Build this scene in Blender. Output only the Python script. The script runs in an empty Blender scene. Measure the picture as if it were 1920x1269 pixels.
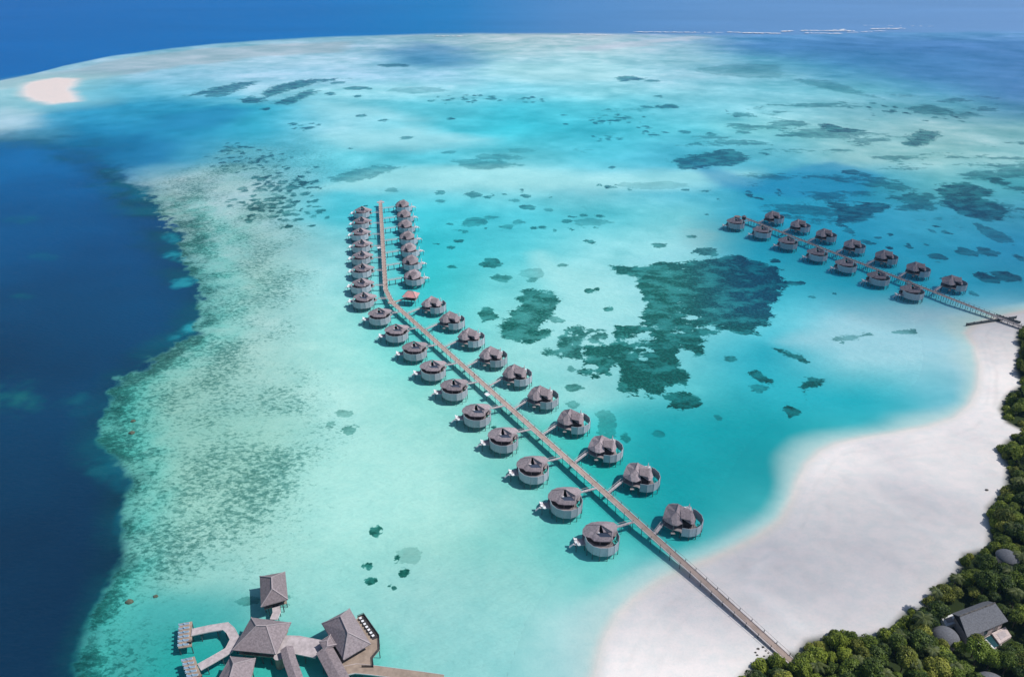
import bpy, math, random
import numpy as np
from math import sin, cos, atan, tan, atan2, pi, radians, hypot, exp
from mathutils import Vector

# ------------------------------------------------------------------ camera, sky, sun, exposure
F = 1400.0; H = 200.0; PITCH = atan(744.5 / F)      # survey of the place: focal length (px of a 1920 wide frame), drone height
SC = bpy.context.scene
cam = bpy.data.objects.new('camera', bpy.data.cameras.new('camera'))
SC.collection.objects.link(cam)
cam.data.sensor_width = 36.0; cam.data.lens = 36.0 * F / 1920.0
cam.data.clip_start = 1.0; cam.data.clip_end = 80000.0
cam.location = (0, 0, H); cam.rotation_euler = (pi / 2 - PITCH, 0, 0)
SC.camera = cam

SUN_EL, SUN_AZ = radians(55), radians(-3)           # azimuth measured from +x towards +y
wd = bpy.data.worlds.new("World"); SC.world = wd; wd.use_nodes = True
sky = wd.node_tree.nodes.new('ShaderNodeTexSky'); sky.sky_type = 'NISHITA'; sky.sun_disc = False
sky.sun_elevation = SUN_EL; sky.sun_rotation = pi / 2 - SUN_AZ; sky.air_density = 1.0; sky.dust_density = 0.6; sky.ozone_density = 1.5
bgn = wd.node_tree.nodes['Background']; bgn.inputs[1].default_value = 0.08
wd.node_tree.links.new(sky.outputs[0], bgn.inputs[0])
sun = bpy.data.objects.new('sun', bpy.data.lights.new('sun', 'SUN')); SC.collection.objects.link(sun)
sun.data.energy = 4.0; sun.data.angle = radians(0.53); sun.data.color = (1.0, 0.965, 0.92)
SDIR = Vector((cos(SUN_EL) * cos(SUN_AZ), cos(SUN_EL) * sin(SUN_AZ), sin(SUN_EL)))
sun.rotation_euler = (-SDIR).to_track_quat('-Z', 'Y').to_euler()
SC.view_settings.view_transform = 'Standard'; SC.view_settings.look = 'None'
SC.view_settings.exposure = 0.0; SC.view_settings.gamma = 1.0
SC.cycles.volume_bounces = 0; SC.cycles.transparent_max_bounces = 16; SC.cycles.max_bounces = 6

random.seed(7); RS = np.random.RandomState(11)
AMB = 0.27            # share of skylight in open light (used only to turn surveyed colours into albedo under the cloud)
KL = 1.12             # radiance of a white horizontal surface in open sun

# ------------------------------------------------------------------ survey helpers (photo reading -> place in metres)
def W(u, v, z=0.0):
    x = (u - 960) / F; y = (v - 634.5) / F
    t = (H - z) / (sin(PITCH) + y * cos(PITCH))
    return (x * t, (cos(PITCH) - y * sin(PITCH)) * t)
def chart(x, y):       # ground point -> survey chart coordinates (for reading the colour table)
    d = y * cos(PITCH) + H * sin(PITCH)
    return 960 + F * x / d, 634.5 + F * (H * cos(PITCH) - y * sin(PITCH)) / d
def lin(c):
    c = np.asarray(c, float) / 255.0
    return np.where(c <= 0.04045, c / 12.92, ((c + 0.055) / 1.055) ** 2.4)
def L3(*c): return tuple(float(q) for q in lin(c))

# ------------------------------------------------------------------ numpy noise
def vnoise(x, y, seed=0):
    xi = np.floor(x).astype(np.int64); yi = np.floor(y).astype(np.int64)
    fx = x - xi; fy = y - yi; fx = fx * fx * (3 - 2 * fx); fy = fy * fy * (3 - 2 * fy)
    def h(a, b):
        n = (a * 374761393 + b * 668265263 + seed * 974711) & 0x7fffffff
        n = ((n ^ (n >> 13)) * 1274126177) & 0x7fffffff
        return ((n ^ (n >> 16)) & 0xffff) / 65535.0
    return (h(xi, yi) * (1 - fx) + h(xi + 1, yi) * fx) * (1 - fy) + (h(xi, yi + 1) * (1 - fx) + h(xi + 1, yi + 1) * fx) * fy
def fbm(x, y, scale, octs=4, seed=0, gain=0.5):
    r = np.zeros_like(x); a = 1.0; s = 0.0; f = 1.0 / scale
    for o in range(octs):
        r += a * (vnoise(x * f + 17.3 * o, y * f - 9.1 * o, seed + o) - 0.5) * 2; s += a; a *= gain; f *= 2.03
    return r / s
def sstep(a, b, x):
    t = np.clip((x - a) / (b - a), 0, 1); return t * t * (3 - 2 * t)
def sdf(poly, x, y):    # signed distance, negative inside
    P = np.asarray(poly, float); n = len(P)
    d = np.full(x.shape, 1e18); ins = np.zeros(x.shape, bool)
    for i in range(n):
        ax, ay = P[i]; bx, by = P[(i + 1) % n]
        ex, ey = bx - ax, by - ay; l2 = ex * ex + ey * ey + 1e-12
        t = np.clip(((x - ax) * ex + (y - ay) * ey) / l2, 0, 1)
        d = np.minimum(d, (x - ax - t * ex) ** 2 + (y - ay - t * ey) ** 2)
        c = (ay > y) != (by > y)
        with np.errstate(divide='ignore', invalid='ignore'):
            xx = (bx - ax) * (y - ay) / (by - ay + 1e-12) + ax
        ins ^= c & (x < xx)
    d = np.sqrt(d); return np.where(ins, -d, d)

# ------------------------------------------------------------------ passing clouds overhead (they shade part of the lagoon)
CLOUDS = [  # footprint centre x, y, semi axes a, b, rotation, half thickness, density
    (236, 498, 180, 108, radians(-60), 50, 0.0125),
    (360, 640, 190, 120, radians(-20), 45, 0.006),
    (95, 205, 108, 57, radians(5), 24, 0.0105),
    (185, 245, 85, 60, radians(30), 22, 0.005),
]
CLOUD_ALT = 620.0
def cloud_frame(cx, cy): return cx + SDIR[0] / SDIR[2] * (CLOUD_ALT + 1.6), cy + SDIR[1] / SDIR[2] * (CLOUD_ALT + 1.6)
def sun_T(x, y):
    T = np.ones_like(x)
    for (cx, cy, a, b, r, th, s) in CLOUDS:
        c, sn = cos(-r), sin(-r); ox = ((x - cx) * c - (y - cy) * sn) / a; oy = ((x - cx) * sn + (y - cy) * c) / b
        q = np.clip(1 - ox * ox - oy * oy, 0, 1) ** 1.35
        T = T * np.exp(-s * 2 * th * q / SDIR[2])
    return T

# ------------------------------------------------------------------ surveyed water colours (sRGB readings, top-left cloud shadow left in the colour)
US = [0, 160, 320, 480, 640, 800, 960, 1120, 1280, 1440, 1600, 1760, 1920]
TAB = {
 60: [(90,160,190),(95,165,190),(100,165,190),(110,170,190),(120,172,192),(140,180,195),(160,190,195),(162,190,198),(130,165,200),(95,145,198),(95,145,198),(100,150,200),(105,150,202)],
 85: [(110,178,202),(114,180,204),(118,184,204),(128,190,206),(134,192,208),(130,180,198),(155,200,202),(155,203,205),(135,190,205),(75,138,190),(80,136,190),(80,132,190),(85,135,190)],
 110:[(112,182,202),(126,192,208),(130,194,206),(136,200,212),(140,204,216),(98,165,195),(130,205,210),(138,210,212),(120,195,205),(92,158,190),(68,138,185),(72,132,185),(80,130,185)],
 140:[(150,200,208),(125,190,205),(112,194,212),(124,200,216),(134,206,222),(118,202,218),(125,215,220),(135,216,222),(118,200,210),(105,180,198),(86,152,188),(75,135,185),(82,133,185)],
 170:[(120,200,210),(75,172,205),(95,188,210),(112,202,214),(112,214,220),(115,214,220),(98,210,220),(108,215,220),(105,208,215),(98,195,206),(98,178,195),(85,150,186),(80,130,180)],
 200:[(105,198,210),(55,158,200),(52,158,200),(60,175,205),(92,208,218),(82,206,216),(70,202,215),(78,205,215),(88,205,215),(95,204,210),(100,190,200),(96,170,190),(88,148,185)],
 240:[(110,190,208),(42,142,190),(42,145,190),(60,175,205),(112,220,226),(80,206,216),(60,196,210),(70,200,214),(80,204,214),(95,205,206),(110,205,205),(115,196,196),(108,184,190)],
 290:[(35,118,178),(32,118,175),(55,148,188),(85,180,202),(86,212,220),(78,205,215),(88,210,216),(75,202,215),(72,182,205),(85,190,205),(118,208,205),(114,205,200),(105,195,195)],
 340:[(30,105,168),(35,115,170),(140,196,200),(118,195,200),(82,206,216),(100,220,224),(122,226,226),(108,216,220),(80,196,214),(42,152,190),(46,148,182),(88,180,190),(76,165,182)],
 400:[(60,160,185),(60,160,185),(148,200,200),(128,204,204),(70,202,212),(66,204,212),(74,206,214),(80,206,212),(92,212,215),(42,158,196),(44,150,188),(56,152,185),(62,148,180)],
 460:[(60,170,190),(60,170,190),(115,200,200),(138,206,200),(112,222,220),(58,200,206),(75,206,210),(100,220,220),(120,226,225),(42,160,194),(42,152,190),(46,152,188),(42,138,180)],
 530:[(60,180,190),(60,180,190),(80,190,192),(134,210,200),(116,226,220),(60,202,202),(90,216,212),(122,226,222),(100,214,214),(56,180,200),(48,164,195),(44,154,190),(48,145,180)],
 600:[(60,180,185),(60,180,185),(80,190,185),(138,214,204),(124,228,216),(76,212,205),(100,220,212),(130,226,222),(100,212,212),(80,205,214),(108,208,216),(118,202,212),(130,185,195)],
 670:[(60,180,180),(70,185,180),(110,200,186),(134,214,200),(132,230,216),(84,216,205),(118,226,216),(110,220,215),(90,206,206),(48,176,196),(110,212,216),(120,212,216),(150,205,210)],
 740:[(60,180,175),(70,180,175),(108,200,182),(132,215,200),(146,230,216),(108,226,210),(94,216,205),(112,220,212),(80,202,202),(48,180,195),(38,175,192),(88,195,205),(160,205,210)],
 810:[(60,180,175),(70,185,175),(108,204,185),(140,220,200),(152,232,218),(130,228,212),(98,214,200),(68,206,200),(34,176,186),(28,166,180),(60,178,188),(160,200,205),(190,205,210)],
 880:[(60,180,175),(70,185,175),(110,206,186),(146,222,202),(156,232,215),(146,230,215),(92,210,196),(48,182,182),(28,165,176),(36,160,172),(120,190,195),(190,205,210),(200,205,210)],
 950:[(60,180,175),(75,190,180),(120,215,195),(146,222,203),(150,230,215),(142,228,212),(120,222,208),(58,190,185),(28,160,170),(66,178,184),(190,205,210),(200,205,210),(200,205,210)],
 1020:[(50,170,170),(75,190,180),(128,216,200),(142,222,205),(140,228,212),(130,222,206),(100,214,200),(78,205,196),(56,174,180),(170,200,205),(200,205,210),(200,205,210),(200,205,210)],
 1090:[(45,160,165),(70,185,178),(100,206,190),(120,218,205),(130,226,212),(124,218,206),(118,218,206),(92,210,200),(150,205,205),(190,205,210),(200,205,210),(200,205,210),(200,205,210)],
 1160:[(35,140,150),(52,170,170),(72,192,185),(92,206,196),(116,220,208),(116,216,206),(120,220,210),(165,225,220),(190,215,215),(200,205,210),(200,205,210),(200,205,210),(200,205,210)],
 1240:[(30,130,140),(40,152,156),(42,176,170),(62,192,178),(74,202,190),(110,216,206),(122,220,212),(190,226,222),(210,220,220),(200,205,210),(200,205,210),(200,205,210),(200,205,210)],
}
VS = sorted(TAB)
def adj(c, far=0.0):     # the readings were taken a little too saturated: correction from spot checks
    c = np.array(c, float); g = c[..., 1]; t = sstep(160, 208, g)
    c[..., 0] += 40 * t * sstep(55, 110, c[..., 0]) * np.clip((190 - c[..., 0]) / 80, 0, 1); c[..., 2] += 9 * t + far; c[..., 1] += far - 2 * t; return c
TABA = lin(np.stack([adj(np.array(TAB[v], float), 8 * (v < 180)) for v in VS])) ** (1 / 2.2)
def table(u, v):
    fu = np.clip(u / 160.0, 0, 11.999); iu = fu.astype(int); tu = fu - iu; tu = tu * tu * (3 - 2 * tu) * 0.5 + tu * 0.5
    va = np.array(VS, float); v = np.clip(v, va[0], va[-1] - 1e-3)
    iv = np.clip(np.searchsorted(va, v, side='right') - 1, 0, len(VS) - 2); tv = (v - va[iv]) / (va[iv + 1] - va[iv]); tv = tv * tv * (3 - 2 * tv) * 0.5 + tv * 0.5
    tu = tu[:, None]; tv = tv[:, None]
    c = (TABA[iv, iu] * (1 - tu) + TABA[iv, iu + 1] * tu) * (1 - tv) + (TABA[iv + 1, iu] * (1 - tu) + TABA[iv + 1, iu + 1] * tu) * tv
    return c ** 2.2

def P2(pts, ox=0, oy=0, s=1.0): return [(ox + a / s, oy + b / s) for a, b in pts]
G1 = (0, 0, 2.0); G2 = (960, 0, 2.0); G5 = (800, 380, 2.743); G6 = (1400, 300, 3.525); G0 = (0, 0, 1.0)
POLYS = [  # (group, strength, points)
 (G5, 1.0, [(950,310),(1090,320),(1200,300),(1350,290),(1480,270),(1600,265),(1700,290),(1800,320),(1850,390),(1850,450),(1780,510),(1780,600),(1700,640),(1700,665),(1600,665),(1560,640),(1500,660),(1430,680),(1440,770),(1390,780),(1330,740),(1290,770),(1290,830),(1350,870),(1350,920),(1250,940),(1230,970),(1330,960),(1420,990),(1420,1040),(1330,1060),(1230,1030),(1150,1010),(1060,990),(1000,1000),(980,960),(990,880),(960,820),(940,870),(860,890),(790,860),(800,810),(850,780),(800,760),(820,720),(900,720),(960,700),(960,620),(1060,610),(1110,570),(1120,490),(1080,430),(1090,370),(1000,360)]),
 (G5, .85, [(470,480),(490,440),(560,430),(640,450),(690,490),(670,540),(610,600),(580,640),(630,620),(640,660),(600,700),(520,715),(430,700),(370,660),(360,620),(420,590),(430,550),(500,510)]),
 (G5, .8, [(690,690),(720,630),(800,620),(815,650),(800,720),(790,790),(700,790),(600,770),(600,740),(670,730)]),
 (G5, .75, [(820,640),(920,640),(930,700),(900,720),(840,710)]),
 (G5, .9, [(1635,855),(1690,845),(1760,880),(1795,910),(1780,930),(1700,905),(1650,880)]),
 (G6, .8, [(530,275),(640,270),(700,290),(760,270),(870,265),(950,300),(890,330),(840,375),(720,405),(610,410),(570,360)]),
 (G6, .6, [(890,255),(1000,220),(1100,200),(1130,215),(1230,205),(1270,240),(1240,320),(1120,325),(990,315),(1050,270),(960,250)]),
 (G6, .8, [(1260,190),(1300,150),(1450,135),(1560,180),(1640,190),(1600,230),(1540,235),(1580,255),(1700,280),(1745,330),(1700,385),(1560,385),(1440,360),(1380,320),(1290,280)]),
 (G6, .7, [(1530,95),(1640,95),(1760,150),(1700,160),(1560,115)]),
 (G6, .5, [(550,1155),(700,1135),(830,1120),(880,1140),(790,1160),(650,1180),(560,1175)]),
 (G6, .6, [(970,1125),(1100,1098),(1220,1092),(1350,1085),(1370,1100),(1250,1115),(1080,1130)]),
 (G6, .6, [(1250,1088),(1400,1065),(1640,1045),(1700,1060),(1500,1080),(1300,1105)]),
 (G1, .8, [(680,358),(780,330),(900,305),(960,303),(930,325),(860,345),(760,352)]),
 (G1, .85, [(980,350),(1030,315),(1110,300),(1200,292),(1310,290),(1200,305),(1120,325),(1060,345),(1000,360)]),
 (G1, .85, [(890,370),(930,358),(1000,362),(980,380),(910,383)]),
 (G1, .8, [(1020,385),(1060,370),(1120,345),(1170,328),(1190,340),(1140,368),(1070,388)]),
 (G1, .45, [(1230,660),(1300,640),(1400,615),(1520,620),(1440,645),(1330,675),(1240,675)]),
 (G1, .4, [(1680,600),(1770,590),(1880,600),(1960,612),(1850,630),(1760,625)]),
 (G1, .35, [(1780,580),(1900,570),(1980,590),(1800,595)]),
 (G2, .85, [(380,288),(420,280),(510,290),(480,298),(410,302)]),
 (G2, .9, [(1130,465),(1190,460),(1250,475),(1325,485),(1280,500),(1220,500),(1170,480)]),
 (G2, .55, [(980,505),(1050,492),(1180,500),(1150,508),(1040,508)]),
 (G2, .75, [(1460,540),(1500,500),(1540,482),(1610,490),(1600,520),(1560,535),(1520,548)]),
 (G2, .5, [(1470,400),(1560,388),(1650,405),(1620,430),(1540,425)]),
 (G2, .4, [(1640,430),(1700,415),(1760,430),(1700,440)]),
 (G2, .75, [(590,595),(700,570),(830,553),(890,590),(840,610),(720,625),(640,630)]),
 (G2, .5, [(610,540),(700,530),(690,545)]),
 (G2, .25, [(690,255),(830,235),(1000,240),(1030,290),(880,290),(700,270)]),
 (G2, .3, [(1040,290),(1200,300),(1400,370),(1250,345),(1120,320)]),
 (G0, .8, [(1447,648),(1475,652),(1510,665),(1512,675),(1480,665)]),
 (G0, .85, [(1500,715),(1512,706),(1550,704),(1545,712),(1520,722),(1512,745),(1502,735)]),
]
ELL = [
 (G5, [(250,88,58,26,.55),(320,68,40,9,.4),(410,115,35,12,.5),(470,92,35,14,.45),(840,192,28,12,.8),(1205,210,40,13,.7),(850,90,90,22,.3),(335,298,52,24,.75),(130,318,22,9,.9),(390,375,50,20,.65),(540,385,26,16,.5),(540,350,60,22,.25),(305,568,53,38,.8),(668,588,34,17,.6),(835,443,30,12,.85),(878,435,16,9,.85),(932,533,26,14,.85),(740,840,20,14,.5),(770,940,52,20,.65),(750,1025,35,20,.45),(925,1110,45,60,.35),(930,1170,40,35,.35),(1028,1197,30,25,.45),(1193,1172,25,18,.4),(1500,1090,18,12,.35),(1440,242,66,22,.75),(1560,790,32,15,.7),(1720,940,50,20,.5),(345,1140,11,7,1),(700,310,25,8,.5),(1600,150,0.1,0.1,0),(520,12,35,10,.5),(630,30,25,6,.4),(1365,165,22,7,.6),(1437,50,10,5,.6)]),
 (G6, [(685,460,32,22,.5),(1320,465,38,15,.6),(800,532,45,15,.6),(870,500,28,8,.5),(1650,485,75,50,.5),(1450,590,75,25,.6),(1600,590,70,28,.6),(1260,625,55,20,.6),(1590,765,65,28,.8),(1725,757,78,30,.8),(1820,640,35,20,.6),(240,357,62,14,.65),(185,652,38,14,.8),(583,870,16,7,.8),(440,890,20,9,.5),(330,800,60,14,.8),(1485,860,30,18,.5),(1340,770,60,12,.5),(690,62,40,8,.7),(760,85,50,9,.7),(840,160,30,8,.4),(640,1192,22,9,.9),(910,113,20,5,.5),(1105,432,10,8,.5)]),
 (G1, [(815,353,45,7,.6),(995,405,18,5,.8),(1240,348,20,5,.8),(1340,357,15,5,.8),(1340,327,50,7,.7),(1265,307,28,5,.6),(1355,430,22,5,.7),(1435,447,18,4,.7),(1690,441,16,5,.8),(1313,553,10,3,.8),(1185,621,12,4,.8),(1100,460,14,4,.7),(1160,475,18,6,.7),(1190,465,10,4,.7),(1130,465,12,3,.7),(1480,243,60,6,.6),(1560,335,100,12,.25),(1470,707,25,8,.35),(1775,725,32,10,.6),(1650,715,16,8,.6),(1655,748,20,8,.45),(1685,566,25,6,.4),(1370,765,8,3,.9),(1520,512,25,6,.6)]),
 (G2, [(530,300,35,4,.7),(745,500,20,6,.6),(375,622,14,5,.6),(945,570,14,4,.7),(1275,640,30,8,.7),(1320,652,25,6,.6),(1350,690,25,6,.5),(655,706,16,5,.6),(725,710,18,4,.6),(55,770,28,9,.65),(140,780,20,6,.4),(15,745,18,5,.4),(300,825,60,10,.35),(520,690,140,14,.2),(650,490,20,7,.5),(550,357,14,4,.7),(510,397,25,5,.5),(590,395,40,7,.7),(30,560,60,10,.2),(860,425,40,8,.5)]),
 (G0, [(703,989,13,9,1),(747,1039,10,9,1),(756,1068,11,7,1),(688,1054,10,7,1),(694,1083,8,6,1),(731,1090,9,6,.8),(738,1094,5,4,.8),(765,1035,26,14,.2),(1487,768,15,11,.9),(1472,803,9,6,.8),(1462,811,6,4,.7),(300,640,0.1,.1,0),
       (525,1120,18,14,.45),(470,1120,26,7,.4),(655,800,14,9,.55),(620,793,10,6,.4),(648,770,18,7,.4)]),
]
for (cx, cy, sx, sy, n) in [(470,300,70,20,60),(530,345,65,26,80),(500,380,70,26,50),(560,400,50,25,30),(440,275,30,8,14),(885,182,75,12,26),(1150,222,75,13,34),(1250,197,30,5,8),(1390,212,28,6,10),(1140,256,28,7,8),(1000,188,24,7,8),(1650,205,60,12,16),(1780,215,50,12,14),(1240,246,45,6,8),(560,232,22,8,7),(1420,360,60,15,6),(1130,350,60,20,6),(960,360,50,10,6),(1060,410,90,25,10),(900,440,60,40,7),(1700,445,120,40,9)]:
    ELL.append((G0, [(cx + RS.normal() * sx * .5, cy + RS.normal() * sy * .5, RS.uniform(2, 7) * (1 + .4 * (cy > 300)), RS.uniform(.8, 2.2) * (1 + .6 * (cy > 300)), RS.uniform(.5, .9)) for _ in range(n)]))

OUTER = [(-400,235),(-200,195),(0,150),(60,138),(120,122),(200,106),(300,93),(400,82),(500,74.5),(600,69),(700,66),(840,63),(960,62),(1100,62.5),(1200,63),(1300,64),(1400,66),(1600,62),(1900,58),(2300,55)]
BASIN = [(-500,262),(0,254),(60,256),(120,264),(165,282),(200,300),(235,330),(262,345),(285,375),(305,400),(332,440),(346,470),(358,510),(376,545),(386,590),(370,622),(330,648),(280,672),(235,699),(212,735),(198,780),(200,830),(225,860),(238,900),(230,950),(234,1010),(212,1070),(188,1120),(165,1175),(150,1225),(145,1300),(100,1600),(-900,1600),(-900,262)]
SHORE = [(2300,520),(2060,560),(1960,575),(1920,583),(1880,592),(1850,600),(1825,608),(1812,625),(1828,650),(1836,690),(1832,730),(1816,760),(1788,783),(1740,799),(1680,810),(1620,820),(1570,830),(1538,845),(1512,870),(1495,900),(1482,940),(1462,975),(1420,1005),(1370,1030),(1310,1055),(1240,1087),(1190,1120),(1155,1155),(1130,1200),(1118,1250),(1100,1330),(1060,1500),(1060,1900),(2600,1900),(3000,900),(2800,600)]
VEG = [(2400,560),(2100,590),(1935,612),(1906,622),(1902,640),(1908,660),(1900,692),(1912,722),(1884,742),(1870,768),(1884,795),(1916,812),(1884,828),(1868,850),(1884,880),(1880,922),(1846,955),(1852,990),(1846,1032),(1802,1042),(1788,1078),(1742,1110),(1722,1142),(1692,1150),(1662,1182),(1620,1197),(1560,1192),(1508,1203),(1490,1226),(1440,1232),(1408,1250),(1383,1275),(1350,1330),(1350,1900),(2600,1900),(3000,900)]
FLAT = [(262,335),(420,262),(520,272),(570,330),(600,400),(610,480),(600,600),(630,700),(690,780),(700,860),(620,1000),(560,1090),(480,1130),(400,1180),(330,1269),(320,1500),(-200,1500),(-300,900),(-200,500)]
def ground(pts): return [W(*p) for p in pts]
def wsdf(pts, x, y): return sdf(ground(pts), x, y)

def seabed_colour(x, y):
    """albedo and coral speckle density of the lagoon floor as seen through its water, for ground points x, y"""
    n = len(x); u, v = chart(x, y)
    wx = x + 7 * fbm(x, y, 60, 4, 31) * np.clip(y / 400, .5, 4); wy = y + 10 * fbm(x, y, 60, 4, 47) * np.clip(y / 400, .5, 5)
    uw, vw = chart(wx, wy)
    col = table(uw, vw)
    # drifting sand bars / deeper tongues
    st = fbm(x * .75 + y * .2, y * .9, 60, 6, 3, .58) * sstep(150, 420, y) * .5 + fbm(x, y, 16, 4, 9) * .35
    gr = np.clip(1 + (.26 + .12 * sstep(300, 700, y)) * st, .45, 1.5)[:, None]
    col = col * np.concatenate([gr ** 2.2, gr, gr ** .9], 1)
    # pale sand bars
    for pts, s, c in [([(600,352),(700,322),(800,312),(950,308),(1100,325),(1250,322),(1400,318),(1390,334),(1250,345),(1100,345),(950,352),(800,345),(700,345)], 30, (150,235,232)),
                      ([(960,118),(1120,122),(1180,135),(1130,150),(1000,150),(930,140)], 60, (150,225,226)),
                      ([(1480,640),(1560,600),(1680,605),(1790,620),(1790,650),(1660,655),(1540,650)], 16, (122,212,217)),
                      ([(1010,470),(1180,560),(1190,590),(1140,600),(1010,600),(1060,560)], 14, (140,232,226)),
                      ([(1250,470),(1310,432),(1335,440),(1290,470),(1200,490)], 12, (120,225,226)),
                      ([(640,250),(760,240),(900,260),(780,275),(650,268)], 40, (140,228,230)),
                      ([(580,190),(700,205),(760,225),(640,215)], 50, (125,222,226)),
                      ([(0,200),(70,210),(60,235),(0,245),(-100,240)], 30, (150,210,218)),
                      ([(560,860),(700,820),(800,870),(820,960),(700,1010),(560,980)], 25, (165,238,222)),
                      ([(1080,85),(1180,78),(1300,68),(1330,70),(1200,84),(1100,93)], 25, (176,204,212)),
                      ([(0,150),(130,128),(300,98),(480,84),(640,78),(640,96),(480,104),(300,128),(130,150),(0,165)], 30, (150,190,198))]:
        d = wsdf(pts, wx, wy); m = (.75 * sstep(s, -s * .6, d))[:, None]
        col = col * (1 - m) + lin(adj(c)) * m
    # bluish sweeps (deeper or grassy bottom; the top-left pair also painted cloud shadow)
    for pts, s, c, k in [([(1290,300),(1420,330),(1560,300),(1640,330),(1580,370),(1420,360),(1360,345)], 14, (40,140,188), .6),
                         ([(780,80),(850,85),(900,105),(860,125),(760,120),(730,100)], 60, (75,140,190), .6),
                         ([(1330,80),(1450,100),(1600,120),(1760,150),(1920,190),(2100,210),(2100,80),(1600,70)], 90, (74,128,186), .45),
                         ([(140,265),(280,245),(330,270),(300,300),(220,310),(160,290)], 22, (36,125,178), .7),
                         ([(300,215),(420,195),(470,205),(400,235),(300,240)], 26, (44,140,188), .7),
                         ([(1180,780),(1400,740),(1500,800),(1480,900),(1380,1000),(1240,1000),(1180,900)], 18, (20,150,165), .35),
                         ([(940,760),(1130,820),(1200,900),(1130,900),(1020,840)], 9, (40,180,170), .35),
                         ([(160,1190),(300,1130),(420,1110),(480,1130),(420,1269),(160,1400)], 10, (38,160,165), .45)]:
        d = wsdf(pts, wx, wy); m = (k * sstep(s, -s * .7, d))[:, None]
        col = col * (1 - m) + lin(c) * m
    # wind-drawn streaks of the far water
    sk = fbm(x * .7 + y * .15, y * .8 - x * .12, 34, 5, 77) * sstep(300, 900, y)
    gk = np.clip(1 + .22 * sk, .5, 1.5)[:, None]; col = col * np.concatenate([gk ** 1.8, gk, gk ** .9], 1)
    # near-shore wash of sand
    dsh = wsdf(SHORE, x, y)                     # negative on land
    band = 15 + 11 * fbm(x, y, 45, 2, 5)
    m = sstep(band, -2, dsh)[:, None] ** .9
    sandc = lin((220, 218, 220)); shal = lin((186, 218, 222))
    col = col * (1 - m) + (shal * (1 - sstep(4, -1, dsh)[:, None]) + sandc * sstep(4, -1, dsh)[:, None]) * m
    # coral and grass patches
    reef = np.zeros(n); rs = np.zeros(n)
    for g, s, pts in POLYS:
        q = P2(pts, *g); P = ground(q); xs = [p[0] for p in P]; ys = [p[1] for p in P]
        sz = max(4., min(max(xs) - min(xs), max(ys) - min(ys)))
        I = np.where((x > min(xs) - 25) & (x < max(xs) + 25) & (y > min(ys) - 40) & (y < max(ys) + 40))[0]
        if not len(I): continue
        fa = np.clip(y[I] / 450, .7, 4)
        d = sdf(P, x[I], y[I]) + (3.4 * fbm(x[I], y[I], 12, 4, 60) + 1.2 * fbm(x[I], y[I], 3.2, 3, 61)) * fa * min(1, sz / 14)
        f = np.clip(.5 - d / (2 * 4.2 * fa * min(1, sz / 16)), 0, 1); up = f > reef[I]
        reef[I] = np.maximum(reef[I], f); rs[I] = np.where(up & (f > .05), np.maximum(s, rs[I] * (f < .3)), rs[I])
    for g, ls in ELL:
        for (a, b, ra, rb, s) in ls:
            (cx, cy), = P2([(a, b)], *g); rx = ra / g[2]; ry = rb / g[2]
            C = W(cx, cy); X = W(cx + rx, cy); Y = W(cx, cy - ry)
            RX = hypot(X[0] - C[0], X[1] - C[1]) + .05; RY = hypot(Y[0] - C[0], Y[1] - C[1]) + .05
            I = np.where((abs(x - C[0]) < RX * 1.7 + 3) & (abs(y - C[1]) < RY * 1.7 + 3))[0]
            if not len(I): continue
            q = np.sqrt(((x[I] - C[0]) / RX) ** 2 + ((y[I] - C[1]) / RY) ** 2) + .62 * fbm(x[I], y[I], (RX + RY) * .42 + .4, 4, 70, .6)
            f = np.clip(.5 + (1 - q) * min(RX, RY) / (2 * 1.9 * max(.7, min(4, C[1] / 450))), 0, 1) * (q < 1.7); up = f > reef[I]
            reef[I] = np.maximum(reef[I], f); rs[I] = np.where(up & (f > .05), s, rs[I])
    # loose natural patches of grass and coral in the farther lagoon
    zone = np.clip(sstep(1250, 1500, u) * sstep(150, 200, v) * sstep(470, 380, v) + .55 * sstep(950, 1100, u) * sstep(170, 200, v) * sstep(330, 270, v) + .30 * sstep(700, 800, u) * sstep(340, 380, v) * sstep(470, 430, v) * sstep(1350, 1200, u), 0, 1)
    ln = fbm(x * .45, y * .8, 26, 5, 131); f = np.clip(.5 + (ln - .30) * 2.2, 0, 1) * zone; up = f > reef
    reef = np.maximum(reef, f * (f > .2)); rs = np.where(up & (f > .2), .5 * zone, rs)
    gap = sstep(.10, .34, fbm(x, y, 15, 4, 150, .6)) * sstep(1400, 1320, u) * sstep(540, 600, v) * sstep(1010, 1060, u)
    reef = np.clip(reef - .62 * gap, 0, 1)
    # colour of the patches: green coral near, distance haze put into the blue-grey far tint
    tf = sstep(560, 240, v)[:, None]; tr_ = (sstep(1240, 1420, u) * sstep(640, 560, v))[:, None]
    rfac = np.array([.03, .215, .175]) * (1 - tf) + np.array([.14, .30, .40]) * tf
    rfac = rfac * (1 - tr_) + (np.array([.05, .17, .25]) * (1 - tf) + np.array([.14, .26, .36]) * tf) * tr_  # right-hand coral: cloud shade put into the bluer factor
    # field of coral heads on the reef flat (speckle)
    dfl = wsdf(FLAT, x + 12 * fbm(x, y, 40, 3, 15), y + 12 * fbm(x, y, 40, 3, 16))
    speck = sstep(22, -40, dfl) * (.72 + .75 * fbm(x, y, 26, 4, 80))
    speck = np.maximum(speck, .20 * sstep(150, 0, dfl))
    far = sstep(150, 30, np.hypot((u - 520) / 1.6, (v - 310) * 1.3)); speck = np.maximum(speck, far * .7)
    # greyish tint of the flat
    m = (.22 * sstep(10, -60, dfl) * (1 + fbm(x, y, 24, 3, 82)))[:, None]
    col = col * (1 - m) + lin((150, 204, 194)) * m
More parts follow.
